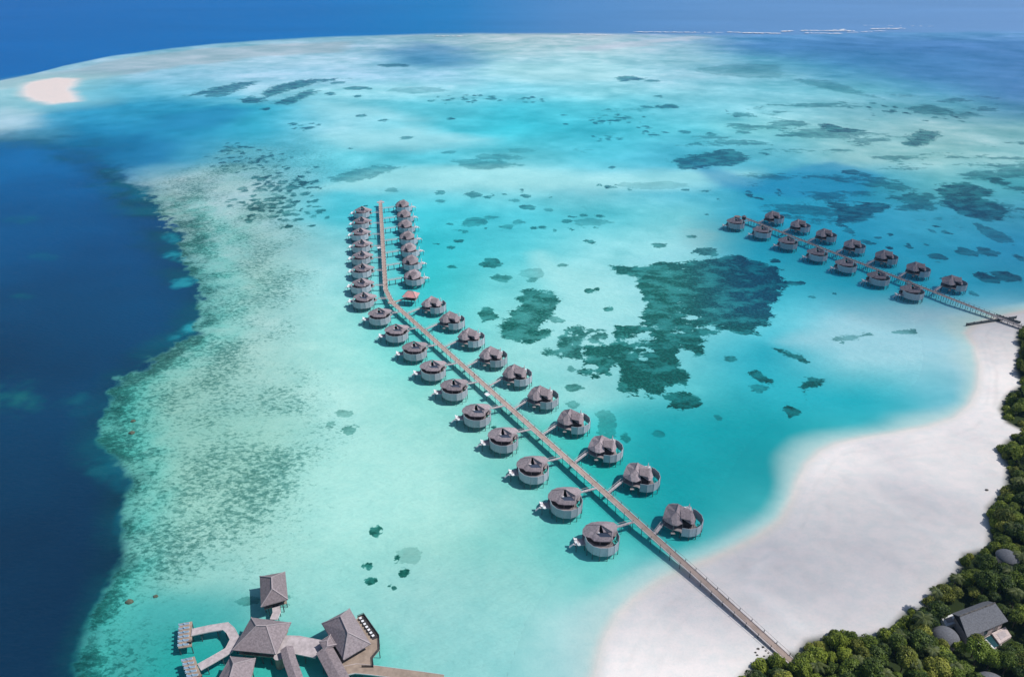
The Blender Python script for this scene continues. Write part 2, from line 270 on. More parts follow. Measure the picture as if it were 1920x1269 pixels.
    # reef crest, outer slope
    do = wsdf(OUTER + [(2300, -80), (-400, -80)], x, y) if False else None
    P = ground([(a, b) for a, b in OUTER]); px = np.array([p[0] for p in P]); py = np.array([p[1] for p in P])
    ye = np.interp(x, px, py) + 18 * fbm(x, y, 120, 4, 91)
    dout = y - ye
    uo = np.clip(u / 1920, 0, 1)
    def ramp(t, ks, cs):
        cs = lin(np.array(cs, float)); return np.stack([np.interp(t, ks, cs[:, i]) for i in range(3)], 1)
    oc = ramp(uo, [0, .3, .45, .55, .7, 1], [(14,114,186), (18,122,192), (50,132,196), (84,142,200), (100,150,204), (112,156,208)])  # paler to the right: sky glare put into the ocean colour
    oc *= (1 + .08 * fbm(x * .3, y, 160, 4, 92))[:, None]
    m = sstep(-25, 35, dout)[:, None]
    col = col * (1 - m) + oc * m; speck *= 1 - m[:, 0]
    rt = np.clip(1 - m[:, 0], 0, 1); rs *= rt
    # inner deep basin with ragged, sandy-tongued lip
    f1 = np.clip(y / 300, .6, 3)
    db = wsdf(BASIN, x, y) + (10 * fbm(x, y, 26, 4, 101) + 6.5 * fbm(x, y, 7, 5, 102, .62)) * f1 * .8
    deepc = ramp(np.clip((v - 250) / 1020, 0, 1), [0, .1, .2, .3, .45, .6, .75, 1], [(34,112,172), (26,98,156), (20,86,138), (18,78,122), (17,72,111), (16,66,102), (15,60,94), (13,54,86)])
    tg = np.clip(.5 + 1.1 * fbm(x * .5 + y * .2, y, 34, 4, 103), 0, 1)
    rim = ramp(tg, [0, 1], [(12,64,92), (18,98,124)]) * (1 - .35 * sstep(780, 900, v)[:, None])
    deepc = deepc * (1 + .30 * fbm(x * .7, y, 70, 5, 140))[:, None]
    w = (sstep(-20, -1, db / f1) * np.clip(.35 + 1.2 * tg, 0, 1))[:, None]
    dc = deepc * (1 - w) + rim * w
    tongue = np.zeros(n)
    for (a, b, ra, rb, s, an) in [(326,475,26,12,.9,.2),(318,440,20,9,.7,0),(350,520,30,8,.8,.2),(352,612,30,14,.95,.35),(325,625,26,10,.6,.3),(50,735,46,34,.55,0),(190,880,44,22,.35,0),(150,740,26,12,.3,0),(215,915,20,16,.35,0),(85,478,30,6,.3,0),(45,552,28,6,.3,0),(20,410,40,7,.3,0),(260,360,22,10,.5,0),(180,760,50,20,.2,0),(220,985,18,40,.3,0)]:
        q = np.hypot(((uw - a) * cos(an) - (vw - b) * sin(an)) / ra, ((uw - a) * sin(an) + (vw - b) * cos(an)) / rb) + 1.0 * fbm(x, y, 14, 5, 105, .62)
        tongue = np.maximum(tongue, s * sstep(1.3, .3, q))
    tcol = ramp(np.clip(u / 400, 0, 1), [0, .3, .6, 1], [(40,130,130), (50,140,140), (40,130,165), (60,190,205)])
    tongue = tongue * np.clip(.75 + fbm(x, y, 6, 4, 106), 0, 1); dc = dc * (1 - tongue[:, None] * .8) + tcol * tongue[:, None] * .8
    fr_ = sstep(34, 3, db / f1) * sstep(330, 400, v) * np.clip(.75 + .9 * fbm(x, y, 10, 4, 109), 0, 1)      # turquoise fringe of the drop-off
    m = (fr_ * .62)[:, None]; q_ = sstep(2, 15, db / f1 + 7 * fbm(x, y, 5, 4, 110, .65))[:, None]; col = col * (1 - m) + (lin((24, 120, 124)) * (1 - q_) + lin((72, 202, 196)) * q_) * m; speck = np.maximum(speck, fr_ * 1.35)
    lip = np.exp(-((db - 5 * f1) / (7 * f1)) ** 2) * sstep(300, 360, v) * np.clip(.55 + fbm(x, y, 9, 3, 108), 0, 1)   # dark green coral of the lip
    m = (lip * .45 * np.clip(.3 + 1.6 * fbm(x, y, 3.5, 4, 111, .65), 0, 1))[:, None]; col = col * (1 - m) + lin((14, 92, 92)) * m
    soft = 2.6 + 14 * sstep(380, 320, v) + 60 * sstep(325, 265, v)
    m = sstep(soft, -soft, db)[:, None]
    col = col * (1 - m) + dc * m; speck *= 1 - m[:, 0]; rs *= 1 - m[:, 0]
    # heart shaped sand spit
    d = wsdf([(46,170),(62,153),(100,146),(138,147),(118,166),(136,187),(100,191),(70,185)], x + 6 * fbm(x, y, 30, 3, 120), y + 8 * fbm(x, y, 30, 3, 121))
    m = sstep(26, -4, d)[:, None]; col = col * (1 - m) + lin((240, 230, 232)) * m
    m = (.5 * sstep(110, 0, d))[:, None] * (1 - sstep(20, 0, d)[:, None]); col = col * (1 - m) + lin((160, 210, 218)) * m
    # removing the cloud's shade and the air in front from the readings
    T = sun_T(x, y)[:, None]; k = [0, 75, 120, 180, 270, 380, 640, 1240]
    itp = lambda tab: np.stack([np.interp(v, k, q) for q in tab], 1)
    air = itp([[.026,.021,.018,.016,.013,.011,.008,.0035],[.049,.040,.035,.029,.024,.020,.014,.006],[.083,.063,.053,.046,.038,.033,.024,.010]])
    lit = itp([[.90,.98,.995,1.01,1.03,1.04,1.06,1.12],[.93,1.0,1.015,1.03,1.045,1.06,1.08,1.13],[.97,1.055,1.075,1.09,1.11,1.125,1.145,1.21]])
    amb = lit * np.array([.13, .175, .257])
    alb = (col - air) / (amb + (lit - amb) * T)
    alb = np.clip(alb * np.array([1.07, 1.03, 1.02]), .002, None); alb = alb * np.minimum(1, .84 / alb.max(1))[:, None]
    return alb, reef, np.clip(speck, 0, 1.5), dsh, rs, np.clip(alb * rfac, .001, .8)
HAZE = 0.00006

# ------------------------------------------------------------------ mesh building
COL = SC.collection
class MB:
    def __init__(s): s.v = []; s.f = []
    def add(s, vs, fs):
        b = len(s.v); s.v += [tuple(q) for q in vs]; s.f += [tuple(b + i for i in f) for f in fs]; return s
    def box(s, c, d, rz=0.0, taper=1.0):
        cx, cy, cz = c; a, b, h = d[0] / 2, d[1] / 2, d[2] / 2; vs = []
        for k, z in ((1.0, -h), (taper, h)):
            for sx, sy in ((-1, -1), (1, -1), (1, 1), (-1, 1)):
                X, Y = sx * a * k, sy * b * k
                vs.append((cx + X * cos(rz) - Y * sin(rz), cy + X * sin(rz) + Y * cos(rz), cz + z))
        return s.add(vs, [(0, 3, 2, 1), (4, 5, 6, 7), (0, 1, 5, 4), (1, 2, 6, 5), (2, 3, 7, 6), (3, 0, 4, 7)])
    def prism(s, pts, z0, z1):
        a = sum(pts[i][0] * pts[(i + 1) % len(pts)][1] - pts[(i + 1) % len(pts)][0] * pts[i][1] for i in range(len(pts)))
        if a < 0: pts = pts[::-1]
        n = len(pts)
        vs = [(p[0], p[1], z0) for p in pts] + [(p[0], p[1], z1) for p in pts]
        return s.add(vs, [tuple(range(n))[::-1], tuple(range(n, 2 * n))] + [(i, (i + 1) % n, n + (i + 1) % n, n + i) for i in range(n)])
    def slabroof(s, faces, th=0.22):     # closed shell from a list of 3-D faces sharing corners: top as given, underside lowered
        key = {}; vs = []; fs = []
        for f in faces:
            ids = []
            for p in f:
                k = tuple(round(c, 3) for c in p)
                if k not in key: key[k] = len(vs); vs.append(k)
                ids.append(key[k])
            fs.append(ids)
        n = len(vs); vs2 = vs + [(p[0], p[1], p[2] - th) for p in vs]
        out = []; edges = {}
        for f in fs:
            # orient upwards
            A, B, C = (Vector(vs[i]) for i in f[:3])
            nz = 0
            for i in range(len(f)):
                p, q = vs[f[i]], vs[f[(i + 1) % len(f)]]; nz += p[0] * q[1] - q[0] * p[1]
            if nz < 0: f = f[::-1]
            out.append(tuple(f)); out.append(tuple(n + i for i in f[::-1]))
            for i in range(len(f)): edges[(f[i], f[(i + 1) % len(f)])] = 1
        for (a, b) in edges:
            if (b, a) not in edges: out.append((b, a, n + a, n + b))
        return s.add(vs2, out)
    def beam(s, a, b, w, h):
        a = Vector(a); b = Vector(b); d = (b - a).normalized()
        up = Vector((0, 0, 1)) if abs(d.z) < .95 else Vector((1, 0, 0))
        r = d.cross(up).normalized() * (w / 2); u_ = r.cross(d).normalized() * (h / 2)
        vs = [p + i * r + j * u_ for p in (a, b) for i, j in ((-1, -1), (1, -1), (1, 1), (-1, 1))]
        return s.add(vs, [(0, 1, 2, 3), (7, 6, 5, 4), (0, 4, 5, 1), (1, 5, 6, 2), (2, 6, 7, 3), (3, 7, 4, 0)])
    def tube(s, pts, rad, n=6):
        vs = []; fs = []
        for i, p in enumerate(pts):
            p = Vector(p); a = Vector(pts[max(i - 1, 0)]); b = Vector(pts[min(i + 1, len(pts) - 1)]); d = (b - a).normalized()
            up = Vector((0, 0, 1)) if abs(d.z) < .9 else Vector((1, 0, 0))
            r = d.cross(up).normalized(); w = r.cross(d)
            for k in range(n):
                t = 2 * pi * k / n; vs.append(p + (r * cos(t) + w * sin(t)) * rad[i])
        for i in range(len(pts) - 1):
            for k in range(n):
                a = i * n + k; b = i * n + (k + 1) % n; fs.append((a, b, b + n, a + n))
        fs.append(tuple(range(n))[::-1]); fs.append(tuple((len(pts) - 1) * n + k for k in range(n)))
        return s.add(vs, fs)
    def mesh(s, name, mat, smooth=False):
        m = bpy.data.meshes.new(name); m.from_pydata(s.v, [], s.f); m.materials.append(mat)
        if smooth: m.polygons.foreach_set('use_smooth', [True] * len(m.polygons))
        m.update(); return m
    def build(s, name, mat, parent=None, smooth=False):
        o = bpy.data.objects.new(name, s.mesh(name, mat, smooth)); COL.objects.link(o); o.parent = parent; return o
def tag(o, label=None, cat=None, group=None, kind=None):
    for k, q in (('label', label), ('category', cat), ('group', group), ('kind', kind)):
        if q: o[k] = q
    return o
def empty(name, loc, rz=0.0, **k):
    o = bpy.data.objects.new(name, None); COL.objects.link(o); o.location = loc; o.rotation_euler = (0, 0, rz); o.empty_display_size = .5
    return tag(o, **k)
def copy_tree(o, parent=None):
    c = o.copy(); COL.objects.link(c); c.parent = parent
    for ch in list(KIDS.get(o.name, [])) or [q for q in o.children]: copy_tree(ch, c)
    return c
KIDS = {}

# ------------------------------------------------------------------ materials (all procedural)
def mat(name, c, rough=.7, vary=.15, scale=1.0, c2=None, stretch=(1, 1, 1), metal=0.0, bump=0.0, detail=4):
    m = bpy.data.materials.new(name); m.use_nodes = True; nt = m.node_tree; b = nt.nodes['Principled BSDF']
    b.inputs['Roughness'].default_value = rough; b.inputs['Metallic'].default_value = metal
    b.inputs['Specular IOR Level'].default_value = .3
    tc = nt.nodes.new('ShaderNodeTexCoord'); mp = nt.nodes.new('ShaderNodeMapping'); mp.inputs['Scale'].default_value = stretch
    nz = nt.nodes.new('ShaderNodeTexNoise'); nz.inputs['Scale'].default_value = scale; nz.inputs['Detail'].default_value = detail
    oi = nt.nodes.new('ShaderNodeObjectInfo'); ad = nt.nodes.new('ShaderNodeVectorMath'); ad.operation = 'ADD'
    nt.links.new(tc.outputs['Object'], mp.inputs[0]); nt.links.new(mp.outputs[0], ad.inputs[0]); nt.links.new(oi.outputs['Location'], ad.inputs[1]); nt.links.new(ad.outputs[0], nz.inputs['Vector'])
    cr = nt.nodes.new('ShaderNodeValToRGB'); c2 = c2 or tuple(q * (1 - vary * 2) for q in c)
    cr.color_ramp.elements[0].position = .3; cr.color_ramp.elements[1].position = .7
    cr.color_ramp.elements[0].color = (*c2, 1); cr.color_ramp.elements[1].color = (*[min(1, q * (1 + vary)) for q in c], 1)
    nt.links.new(nz.outputs[0], cr.inputs[0])
    if name.startswith('thatch') or name.startswith('screen'):      # each roof and wall has weathered a little differently
        hv = nt.nodes.new('ShaderNodeHueSaturation'); mr = nt.nodes.new('ShaderNodeMapRange'); mr.inputs[3].default_value = .84; mr.inputs[4].default_value = 1.12
        nt.links.new(oi.outputs['Random'], mr.inputs[0]); nt.links.new(mr.outputs[0], hv.inputs['Value']); nt.links.new(cr.outputs[0], hv.inputs['Color']); nt.links.new(hv.outputs[0], b.inputs['Base Color'])
    else: nt.links.new(cr.outputs[0], b.inputs['Base Color'])
    if bump:
        bp = nt.nodes.new('ShaderNodeBump'); bp.inputs['Distance'].default_value = bump; nt.links.new(nz.outputs[0], bp.inputs['Height']); nt.links.new(bp.outputs[0], b.inputs['Normal'])
    return m
M = {
 'thatch': mat('thatch', (.37, .31, .33), .95, .16, 1.4, bump=.12, detail=8),
 'thatch_dark': mat('thatch_dark', (.28, .235, .25), .95, .14, 1.6, bump=.10, detail=8),  # darker copy of thatch; dimmer light is put into its colour
 'thatch_red': mat('thatch_red', (.62, .26, .25), .95, .10, .5, c2=(.40, .27, .27), bump=.05),
 'shingle': mat('shingle', (.17, .175, .195), .9, .16, 2.5, bump=.06, detail=8),
 'screen': mat('screen', (.45, .46, .51), .75, .07, .7, stretch=(3, 3, .4)),
 'screen_old': mat('screen_old', (.5, .5, .55), .75, .10, .5, stretch=(3, 3, .4)),
 'dark_wood': mat('dark_wood', (.055, .05, .055), .8, .2, 1.5),
 'wood': mat('wood', (.20, .15, .13), .8, .18, 1.0),
 'deck': mat('deck', (.42, .305, .265), .85, .13, .35, stretch=(1, 1, 1)),
 'deck_pale': mat('deck_pale', (.50, .44, .45), .85, .12, .8),
 'deck_grey': mat('deck_grey', (.33, .285, .29), .85, .15, .7),
 'deck_tan': mat('deck_tan', (.36, .28, .225), .85, .12, .6),
 'kerb': mat('kerb', (.66, .60, .60), .8, .07, .8),
 'post': mat('post', (.10, .12, .13), .8, .2, .8),
 'post_pale': mat('post_pale', (.30, .28, .28), .8, .15, .8),
 'white': mat('white', (.82, .82, .84), .7, .03, 1.0),
 'cushion_blue': mat('cushion_blue', (.22, .33, .44), .8, .08, 1.0),
 'cloth': mat('cloth', (.05, .06, .10), .8, .1, 1.0),
 'skin': mat('skin', (.30, .17, .11), .6, .05, 3.0),
 'terrace': mat('terrace', (.62, .52, .50), .85, .12, 1.2),
 'foam': mat('foam', (.74, .76, .78), .9, .03, .3),
 'rock': mat('rock', (.14, .13, .12), .95, .3, 1.0),
 'coral_rock': mat('coral_rock', (.13, .145, .10), .95, .12, 1.0),
 'trunk': mat('trunk', (.14, .11, .09), .9, .2, 1.0),
}
def glassy(name, c, rough=.15):
    m = mat(name, c, rough, .1, .4); m.node_tree.nodes['Principled BSDF'].inputs['Specular IOR Level'].default_value = .6; return m
M['skylight'] = glassy('skylight', (.055, .075, .12)); M['glass'] = glassy('glass', (.03, .045, .055)); M['pool'] = glassy('pool', (.02, .07, .08))

def ground_mat(name, sand=False):
    m = bpy.data.materials.new(name); m.use_nodes = True; nt = m.node_tree; N = nt.nodes; Lk = nt.links
    b = N['Principled BSDF']; b.inputs['Roughness'].default_value = .9; b.inputs['Specular IOR Level'].default_value = 0.05
    def at(n):
        a = N.new('ShaderNodeAttribute'); a.attribute_name = n; return a
    def mth(op, a, c=None, clamp=False):
        q = N.new('ShaderNodeMath'); q.operation = op; q.use_clamp = clamp
        for i, z in enumerate((a, c)):
            if z is None: continue
            if isinstance(z, (int, float)): q.inputs[i].default_value = z
            else: Lk.new(z, q.inputs[i])
        return q.outputs[0]
    def noise(scale, detail, stretch, rough=.55, off=0):
        tc = N.new('ShaderNodeTexCoord'); mp = N.new('ShaderNodeMapping'); mp.inputs['Scale'].default_value = stretch; mp.inputs['Location'].default_value = (off, off, 0)
        z = N.new('ShaderNodeTexNoise'); z.inputs['Scale'].default_value = scale; z.inputs['Detail'].default_value = detail; z.inputs['Roughness'].default_value = rough
        Lk.new(tc.outputs['Object'], mp.inputs[0]); Lk.new(mp.outputs[0], z.inputs['Vector']); return z.outputs[0]
    def mul(colr, fac, f):   # colour * lerp(1, f, fac)
        mx = N.new('ShaderNodeMix'); mx.data_type = 'RGBA'; mx.blend_type = 'MULTIPLY'
        if isinstance(fac, (int, float)): mx.inputs[0].default_value = fac
        else: Lk.new(fac, mx.inputs[0])
        Lk.new(colr, mx.inputs[6])
        if isinstance(f, tuple): mx.inputs[7].default_value = (*f, 1)
        else: Lk.new(f, mx.inputs[7])
        return mx.outputs[2]
    def rng(v, a, c, lo=0., hi=1.):
        r = N.new('ShaderNodeMapRange'); r.interpolation_type = 'SMOOTHSTEP'
        for i, q in enumerate((a, c, lo, hi)): r.inputs[1 + i].default_value = q
        Lk.new(v, r.inputs[0]); return r.outputs[0]
    col = at('alb').outputs['Color']
    # fine sand mottling everywhere
    f1 = noise(.22, 8, (.75, 1, 1), .62); col = mul(col, rng(f1, .35, .68, .0, .22), (.55, .80, .84))
    f2 = noise(1.3, 5, (.8, 1, 1), .6, 9.); col = mul(col, rng(f2, .38, .66, .0, .14), (.6, .8, .84))
    if not sand:
        reef = at('reef').outputs['Fac']; spk = at('speck').outputs['Fac']
        n1 = noise(.75, 4, (.8, 1, 1), .6, 3.); n2 = noise(.50, 6, (.7, 1, 1), .70, 21.); n3 = noise(1.05, 5, (.7, 1, 1), .66, 40.); n4 = noise(.1, 5, (.7, 1, 1), .6, 70.)
        n5 = noise(.16, 5, (.8, 1, 1), .6, 90.)
        v_ = mth('ADD', reef, mth('MULTIPLY', mth('SUBTRACT', n1, .5), 1.1)); v_ = mth('ADD', v_, mth('MULTIPLY', mth('SUBTRACT', n5, .52), 1.9))
        r = rng(v_, .40, .62); r = mth('MULTIPLY', r, rng(reef, .04, .22)); r = mth('MULTIPLY', r, at('rs').outputs['Fac'])
        r = mth('MULTIPLY', r, rng(n4, .36, .60, .50, 1.12), True); r = mth('MULTIPLY', r, rng(n1, .3, .6, .86, 1.06), True)
        col = mul(col, mth('MULTIPLY', rng(v_, .36, .60), at('rs').outputs['Fac']), (.22, .62, .60))      # thin growth between the dense heads
        mk = N.new('ShaderNodeMix'); mk.data_type = 'RGBA'; mk.blend_type = 'MIX'
        Lk.new(r, mk.inputs[0]); Lk.new(col, mk.inputs[6]); dk = mul(at('ralb').outputs['Color'], rng(n1, .35, .6), (.55, .62, .66))
        Lk.new(dk, mk.inputs[7]); col = mk.outputs[2]
        # coral heads scattered on the flat
        th = mth('SUBTRACT', .645, mth('MULTIPLY', spk, .175))
        s1 = mth('MULTIPLY', mth('SUBTRACT', n2, th), 14., True); s1 = mth('MULTIPLY', s1, mth('MULTIPLY', spk, 1.3, True), True)
        s2 = mth('MULTIPLY', mth('SUBTRACT', n3, mth('SUBTRACT', .61, mth('MULTIPLY', spk, .14))), 10., True); s2 = mth('MULTIPLY', s2, mth('MULTIPLY', spk, 1., True), True)
        col = mul(col, mth('MULTIPLY', s1, .80), (.24, .44, .44)); col = mul(col, mth('MULTIPLY', s2, .75), (.38, .55, .52))
        # brightened sand pockets between them
    Lk.new(col, b.inputs['Base Color'])
    wv = noise(.55, 5, (.5, 1.25, 1), .6, 5.) if not sand else f2
    bp = N.new('ShaderNodeBump'); bp.inputs['Distance'].default_value = 1.0 if not sand else .15; bp.inputs['Strength'].default_value = .5; Lk.new(wv, bp.inputs['Height']); Lk.new(bp.outputs[0], b.inputs['Normal'])
    return m
def set_attr(me, name, kind, arr):
    a = me.attributes.new(name, kind, 'POINT')
    if kind == 'FLOAT_COLOR':
        q = np.ones((len(arr), 4), np.float32); q[:, :3] = arr; a.data.foreach_set('color', q.ravel())
    else: a.data.foreach_set('value', np.asarray(arr, np.float32))
def grid_mesh(name, X, Y, Z, keep=None):
    r, c = X.shape; n = r * c
    co = np.stack([X.ravel(), Y.ravel(), Z.ravel()], 1).astype(np.float32)
    i = (np.arange(r - 1)[:, None] * c + np.arange(c - 1)[None, :]).ravel()
    q = np.stack([i, i + 1, i + c + 1, i + c], 1)
    if keep is not None:
        k = keep.ravel(); q = q[k[q].any(1)]
        used = np.unique(q); mp = -np.ones(n, int); mp[used] = np.arange(len(used)); q = mp[q]; co = co[used]
    else: used = None
    me = bpy.data.meshes.new(name); me.vertices.add(len(co)); me.vertices.foreach_set('co', co.ravel())
    me.loops.add(q.size); me.loops.foreach_set('vertex_index', q.ravel().astype(np.int32))
    me.polygons.add(len(q)); me.polygons.foreach_set('loop_start', np.arange(0, q.size, 4, dtype=np.int32))
    me.update(calc_edges=True); me.polygons.foreach_set('use_smooth', np.ones(len(q), bool))
    return me, used

# ------------------------------------------------------------------ lagoon floor: one sheet out to the open ocean
NR, NC = 980, 1060
ys = np.concatenate([[88.0, 120.0], 140.0 * (4300 / 140.0) ** (np.linspace(0, 1, NR)), [5000, 6500, 9000, 13000]])
ts = np.concatenate([[-3.5, -2.2, -1.6], np.linspace(-1.12, 1.12, NC), [1.6, 2.2, 3.5]])
X = ys[:, None] * ts[None, :]; Y = np.repeat(ys[:, None], len(ts), 1)
alb, reef, speck, dsh, rst, ralb = seabed_colour(X.ravel(), Y.ravel())
land = -dsh
Z = (-1.6 - .15 * sstep(-27, -23, land) - 1.2 * sstep(-22, -14, land)).reshape(X.shape)
me, _ = grid_mesh('lagoon_floor', X, Y, Z)
set_attr(me, 'alb', 'FLOAT_COLOR', alb); set_attr(me, 'reef', 'FLOAT', reef); set_attr(me, 'speck', 'FLOAT', speck); set_attr(me, 'rs', 'FLOAT', rst); set_attr(me, 'ralb', 'FLOAT_COLOR', ralb)
me.materials.append(ground_mat('lagoon_floor'))
o = bpy.data.objects.new('seabed', me); COL.objects.link(o); tag(o, 'pale sand and coral lagoon floor seen through turquoise water', kind='structure')
mb = MB(); mb.add([(-14000, -1400, -3.4), (14000, -1400, -3.4), (14000, 14000, -3.4), (-14000, 14000, -3.4)], [(0, 1, 2, 3)])
o = mb.build('deep_seabed', mat('deep_seabed', (.03, .22, .30), .9, .1, .01)); tag(o, 'deeper seabed beyond the lagoon', kind='structure')

# the water surface: a clear, rippled sheet
def water_mat():
    m = bpy.data.materials.new('water'); m.use_nodes = True; nt = m.node_tree; N = nt.nodes; Lk = nt.links
    N.remove(N['Principled BSDF']); out = N['Material Output']
    tr = N.new('ShaderNodeBsdfTransparent'); gl = N.new('ShaderNodeBsdfGlossy'); gl.inputs['Roughness'].default_value = .12; mx = N.new('ShaderNodeMixShader')
    tc = N.new('ShaderNodeTexCoord'); mp = N.new('ShaderNodeMapping'); mp.inputs['Scale'].default_value = (.8, 1.2, 1); mp.inputs['Rotation'].default_value = (0, 0, .25)
    z = N.new('ShaderNodeTexNoise'); z.inputs['Scale'].default_value = .55; z.inputs['Detail'].default_value = 6; z.inputs['Roughness'].default_value = .62
    Lk.new(tc.outputs['Object'], mp.inputs[0]); Lk.new(mp.outputs[0], z.inputs['Vector'])
    bp = N.new('ShaderNodeBump'); bp.inputs['Distance'].default_value = .55; bp.inputs['Strength'].default_value = .8; Lk.new(z.outputs[0], bp.inputs['Height'])
    fr = N.new('ShaderNodeFresnel'); fr.inputs['IOR'].default_value = 1.333; Lk.new(bp.outputs[0], fr.inputs['Normal'])
    mn = N.new('ShaderNodeMath'); mn.operation = 'MINIMUM'; mn.inputs[1].default_value = .06; Lk.new(fr.outputs[0], mn.inputs[0])
    Lk.new(bp.outputs[0], gl.inputs['Normal']); Lk.new(mn.outputs[0], mx.inputs[0]); Lk.new(tr.outputs[0], mx.inputs[1]); Lk.new(gl.outputs[0], mx.inputs[2]); Lk.new(mx.outputs[0], out.inputs[0])
    return m
mb = MB(); mb.add([(-13900, -1390, 0), (13900, -1390, 0), (13900, 13900, 0), (-13900, 13900, 0)], [(0, 1, 2, 3)])
o = mb.build('water', water_mat()); tag(o, 'clear rippled turquoise lagoon and blue ocean water', kind='structure')

# ------------------------------------------------------------------ beach and island ground
xs = np.arange(-30, 760, 1.15); ysb = np.arange(88, 560, 1.15)
X, Y = np.meshgrid(xs, ysb); x = X.ravel(); y = Y.ravel()
dsb = wsdf(SHORE, x, y); land = -dsb; keepm = land > -27
alb = np.zeros((len(x), 3)); I = np.where(keepm)[0]
a_ = seabed_colour(x[I], y[I]); alb[I] = a_[0]
dv = np.full(len(x), 99.); dv[I] = wsdf(VEG, x[I], y[I])
zz = np.where(land < 0, .06 * land, 1.7 * (1 - np.exp(-np.maximum(land, 0) * .03))) + .12 * fbm(x, y, 30, 3, 200) * sstep(-2, 12, land)
zz = np.where(land < -26.5, -1.72, zz)
# dry sand tones: warm near the water, cooler in diagonal channels
wet = sstep(7, -1, land)[:, None]
sd = np.array([.875, .805, .775]) * np.ones((len(x), 1))
ch = np.clip(fbm((x - y) * .5, (x + y) * 1.0, 34, 5, 210) * 1.3 + .12, 0, 1)[:, None]
sd = sd * (1 - ch * np.array([.15, .145, .115]))
tl = np.exp(-((land - 9 - 3 * fbm(x, y, 30, 3, 212)) / .7) ** 2) + .7 * np.exp(-((land - 17 - 5 * fbm(x, y, 40, 3, 213)) / .8) ** 2) + .5 * np.exp(-((land - 4.5 - 2 * fbm(x, y, 18, 3, 214)) / .5) ** 2)
sd = sd * (1 - .07 * tl * np.clip(.6 + fbm(x, y, 7, 3, 215), 0, 1))[:, None]
sd = sd * (1 - .07 * np.clip(fbm(x, y, 4, 4, 211), 0, 1))[:, None]
sd = sd * (1 - wet) + np.array([.79, .745, .745]) * wet
for pts, wdt, k in [([(1640,935),(1700,975),(1790,1036)], 1.3, .035), ([(1500,1180),(1400,1100),(1440,1040)], 3.0, .06), ([(1850,640),(1868,700),(1866,760)], 1.2, -.06), ([(1840,640),(1856,700),(1850,760)], .8, -.05)]:
    P = ground(pts); d = np.full(len(x), 1e9)
    for (p, q) in zip(P[:-1], P[1:]):
        ex, ey = q[0] - p[0], q[1] - p[1]; t = np.clip(((x - p[0]) * ex + (y - p[1]) * ey) / (ex * ex + ey * ey), 0, 1)
        d = np.minimum(d, np.hypot(x - p[0] - t * ex, y - p[1] - t * ey))
    sd *= (1 + k * np.exp(-(d / wdt) ** 2))[:, None]
ls = sstep(-1, 5, land)[:, None]; alb = alb * (1 - ls) + sd * ls
veg = sstep(1.5, -2.5, dv)[:, None]; alb = alb * (1 - veg) + np.array([.035, .05, .018]) * veg
me, used = grid_mesh('beach', X, Y, zz.reshape(X.shape), keepm.reshape(X.shape))
set_attr(me, 'alb', 'FLOAT_COLOR', np.clip(alb[used], 0, .89)); me.materials.append(ground_mat('beach_sand', True))
o = bpy.data.objects.new('beach', me); COL.objects.link(o); tag(o, 'wide white coral sand beach curving round the lagoon', kind='structure')
def gz(px, py):
    j = int(round((px + 30) / 1.15)); i = int(round((py - 88) / 1.15))
    j = min(max(j, 0), len(xs) - 1); i = min(max(i, 0), len(ysb) - 1)
    return float(zz.reshape(X.shape)[i, j])

# ------------------------------------------------------------------ clouds (real volumes high above, outside the frame)
def cloud_material(s):
    m = bpy.data.materials.new('cloud'); m.use_nodes = True; nt = m.node_tree; nt.nodes.remove(nt.nodes['Principled BSDF'])
    v = nt.nodes.new('ShaderNodeVolumePrincipled'); v.inputs['Color'].default_value = (.9, .9, .9, 1); v.inputs['Density'].default_value = s
    nt.links.new(v.outputs[0], nt.nodes['Material Output'].inputs['Volume']); return m
for i, (cx, cy, a, b, r, th, s) in enumerate(CLOUDS):
    mb = MB(); nu, nr = 48, 14; vs = []; fs = []
    for sg in (1, -1):
        for j in range(1, nr): vs += [(a * j / nr * cos(2 * pi * k / nu), b * j / nr * sin(2 * pi * k / nu), sg * th * (1 - (j / nr) ** 2) ** 1.35) for k in range(nu)]
    rim = len(vs); vs += [(a * cos(2 * pi * k / nu), b * sin(2 * pi * k / nu), 0) for k in range(nu)]; top = len(vs); vs += [(0, 0, th), (0, 0, -th)]
    for h in (0, 1):
        base = h * (nr - 1) * nu
        for j in range(nr - 1):
            for k in range(nu):
                p, q = base + j * nu + k, base + j * nu + (k + 1) % nu; P, Q = (p + nu, q + nu) if j < nr - 2 else (rim + k, rim + (k + 1) % nu)
                fs.append((p, P, Q, q) if h == 0 else (p, q, Q, P))
        for k in range(nu): p, q = base + k, base + (k + 1) % nu; fs.append((top, p, q) if h == 0 else (top + 1, q, p))
    mb.add(vs, fs); o = mb.build('cloud', cloud_material(s)); o.rotation_euler = (0, 0, r)
    o.location = (*cloud_frame(cx, cy), CLOUD_ALT)
    tag(o, 'passing fair weather cloud above the lagoon', kind='structure')

ORD = 'first second third fourth fifth sixth seventh eighth ninth tenth eleventh twelfth thirteenth fourteenth fifteenth sixteenth seventeenth eighteenth'.split()
ZD = 2.4                                             # deck height
J1 = [(*W(1488, 1243, 2.0), 2.0), (*W(1306, 1077, ZD), ZD), (*W(735, 566.5, ZD), ZD), (*W(723, 543, ZD), ZD), (*W(713.2, 380, ZD), ZD)]
J2 = [(*W(1950, 626, 2.0), 2.0), (*W(1862, 590.5, ZD), ZD), (*W(1398, 409, ZD), ZD)]
AZ1 = atan2(J1[2][1] - J1[1][1], J1[2][0] - J1[1][0]); AZ1b = atan2(J1[4][1] - J1[3][1], J1[4][0] - J1[3][0]); AZ2 = atan2(J2[2][1] - J2[1][1], J2[2][0] - J2[1][0])

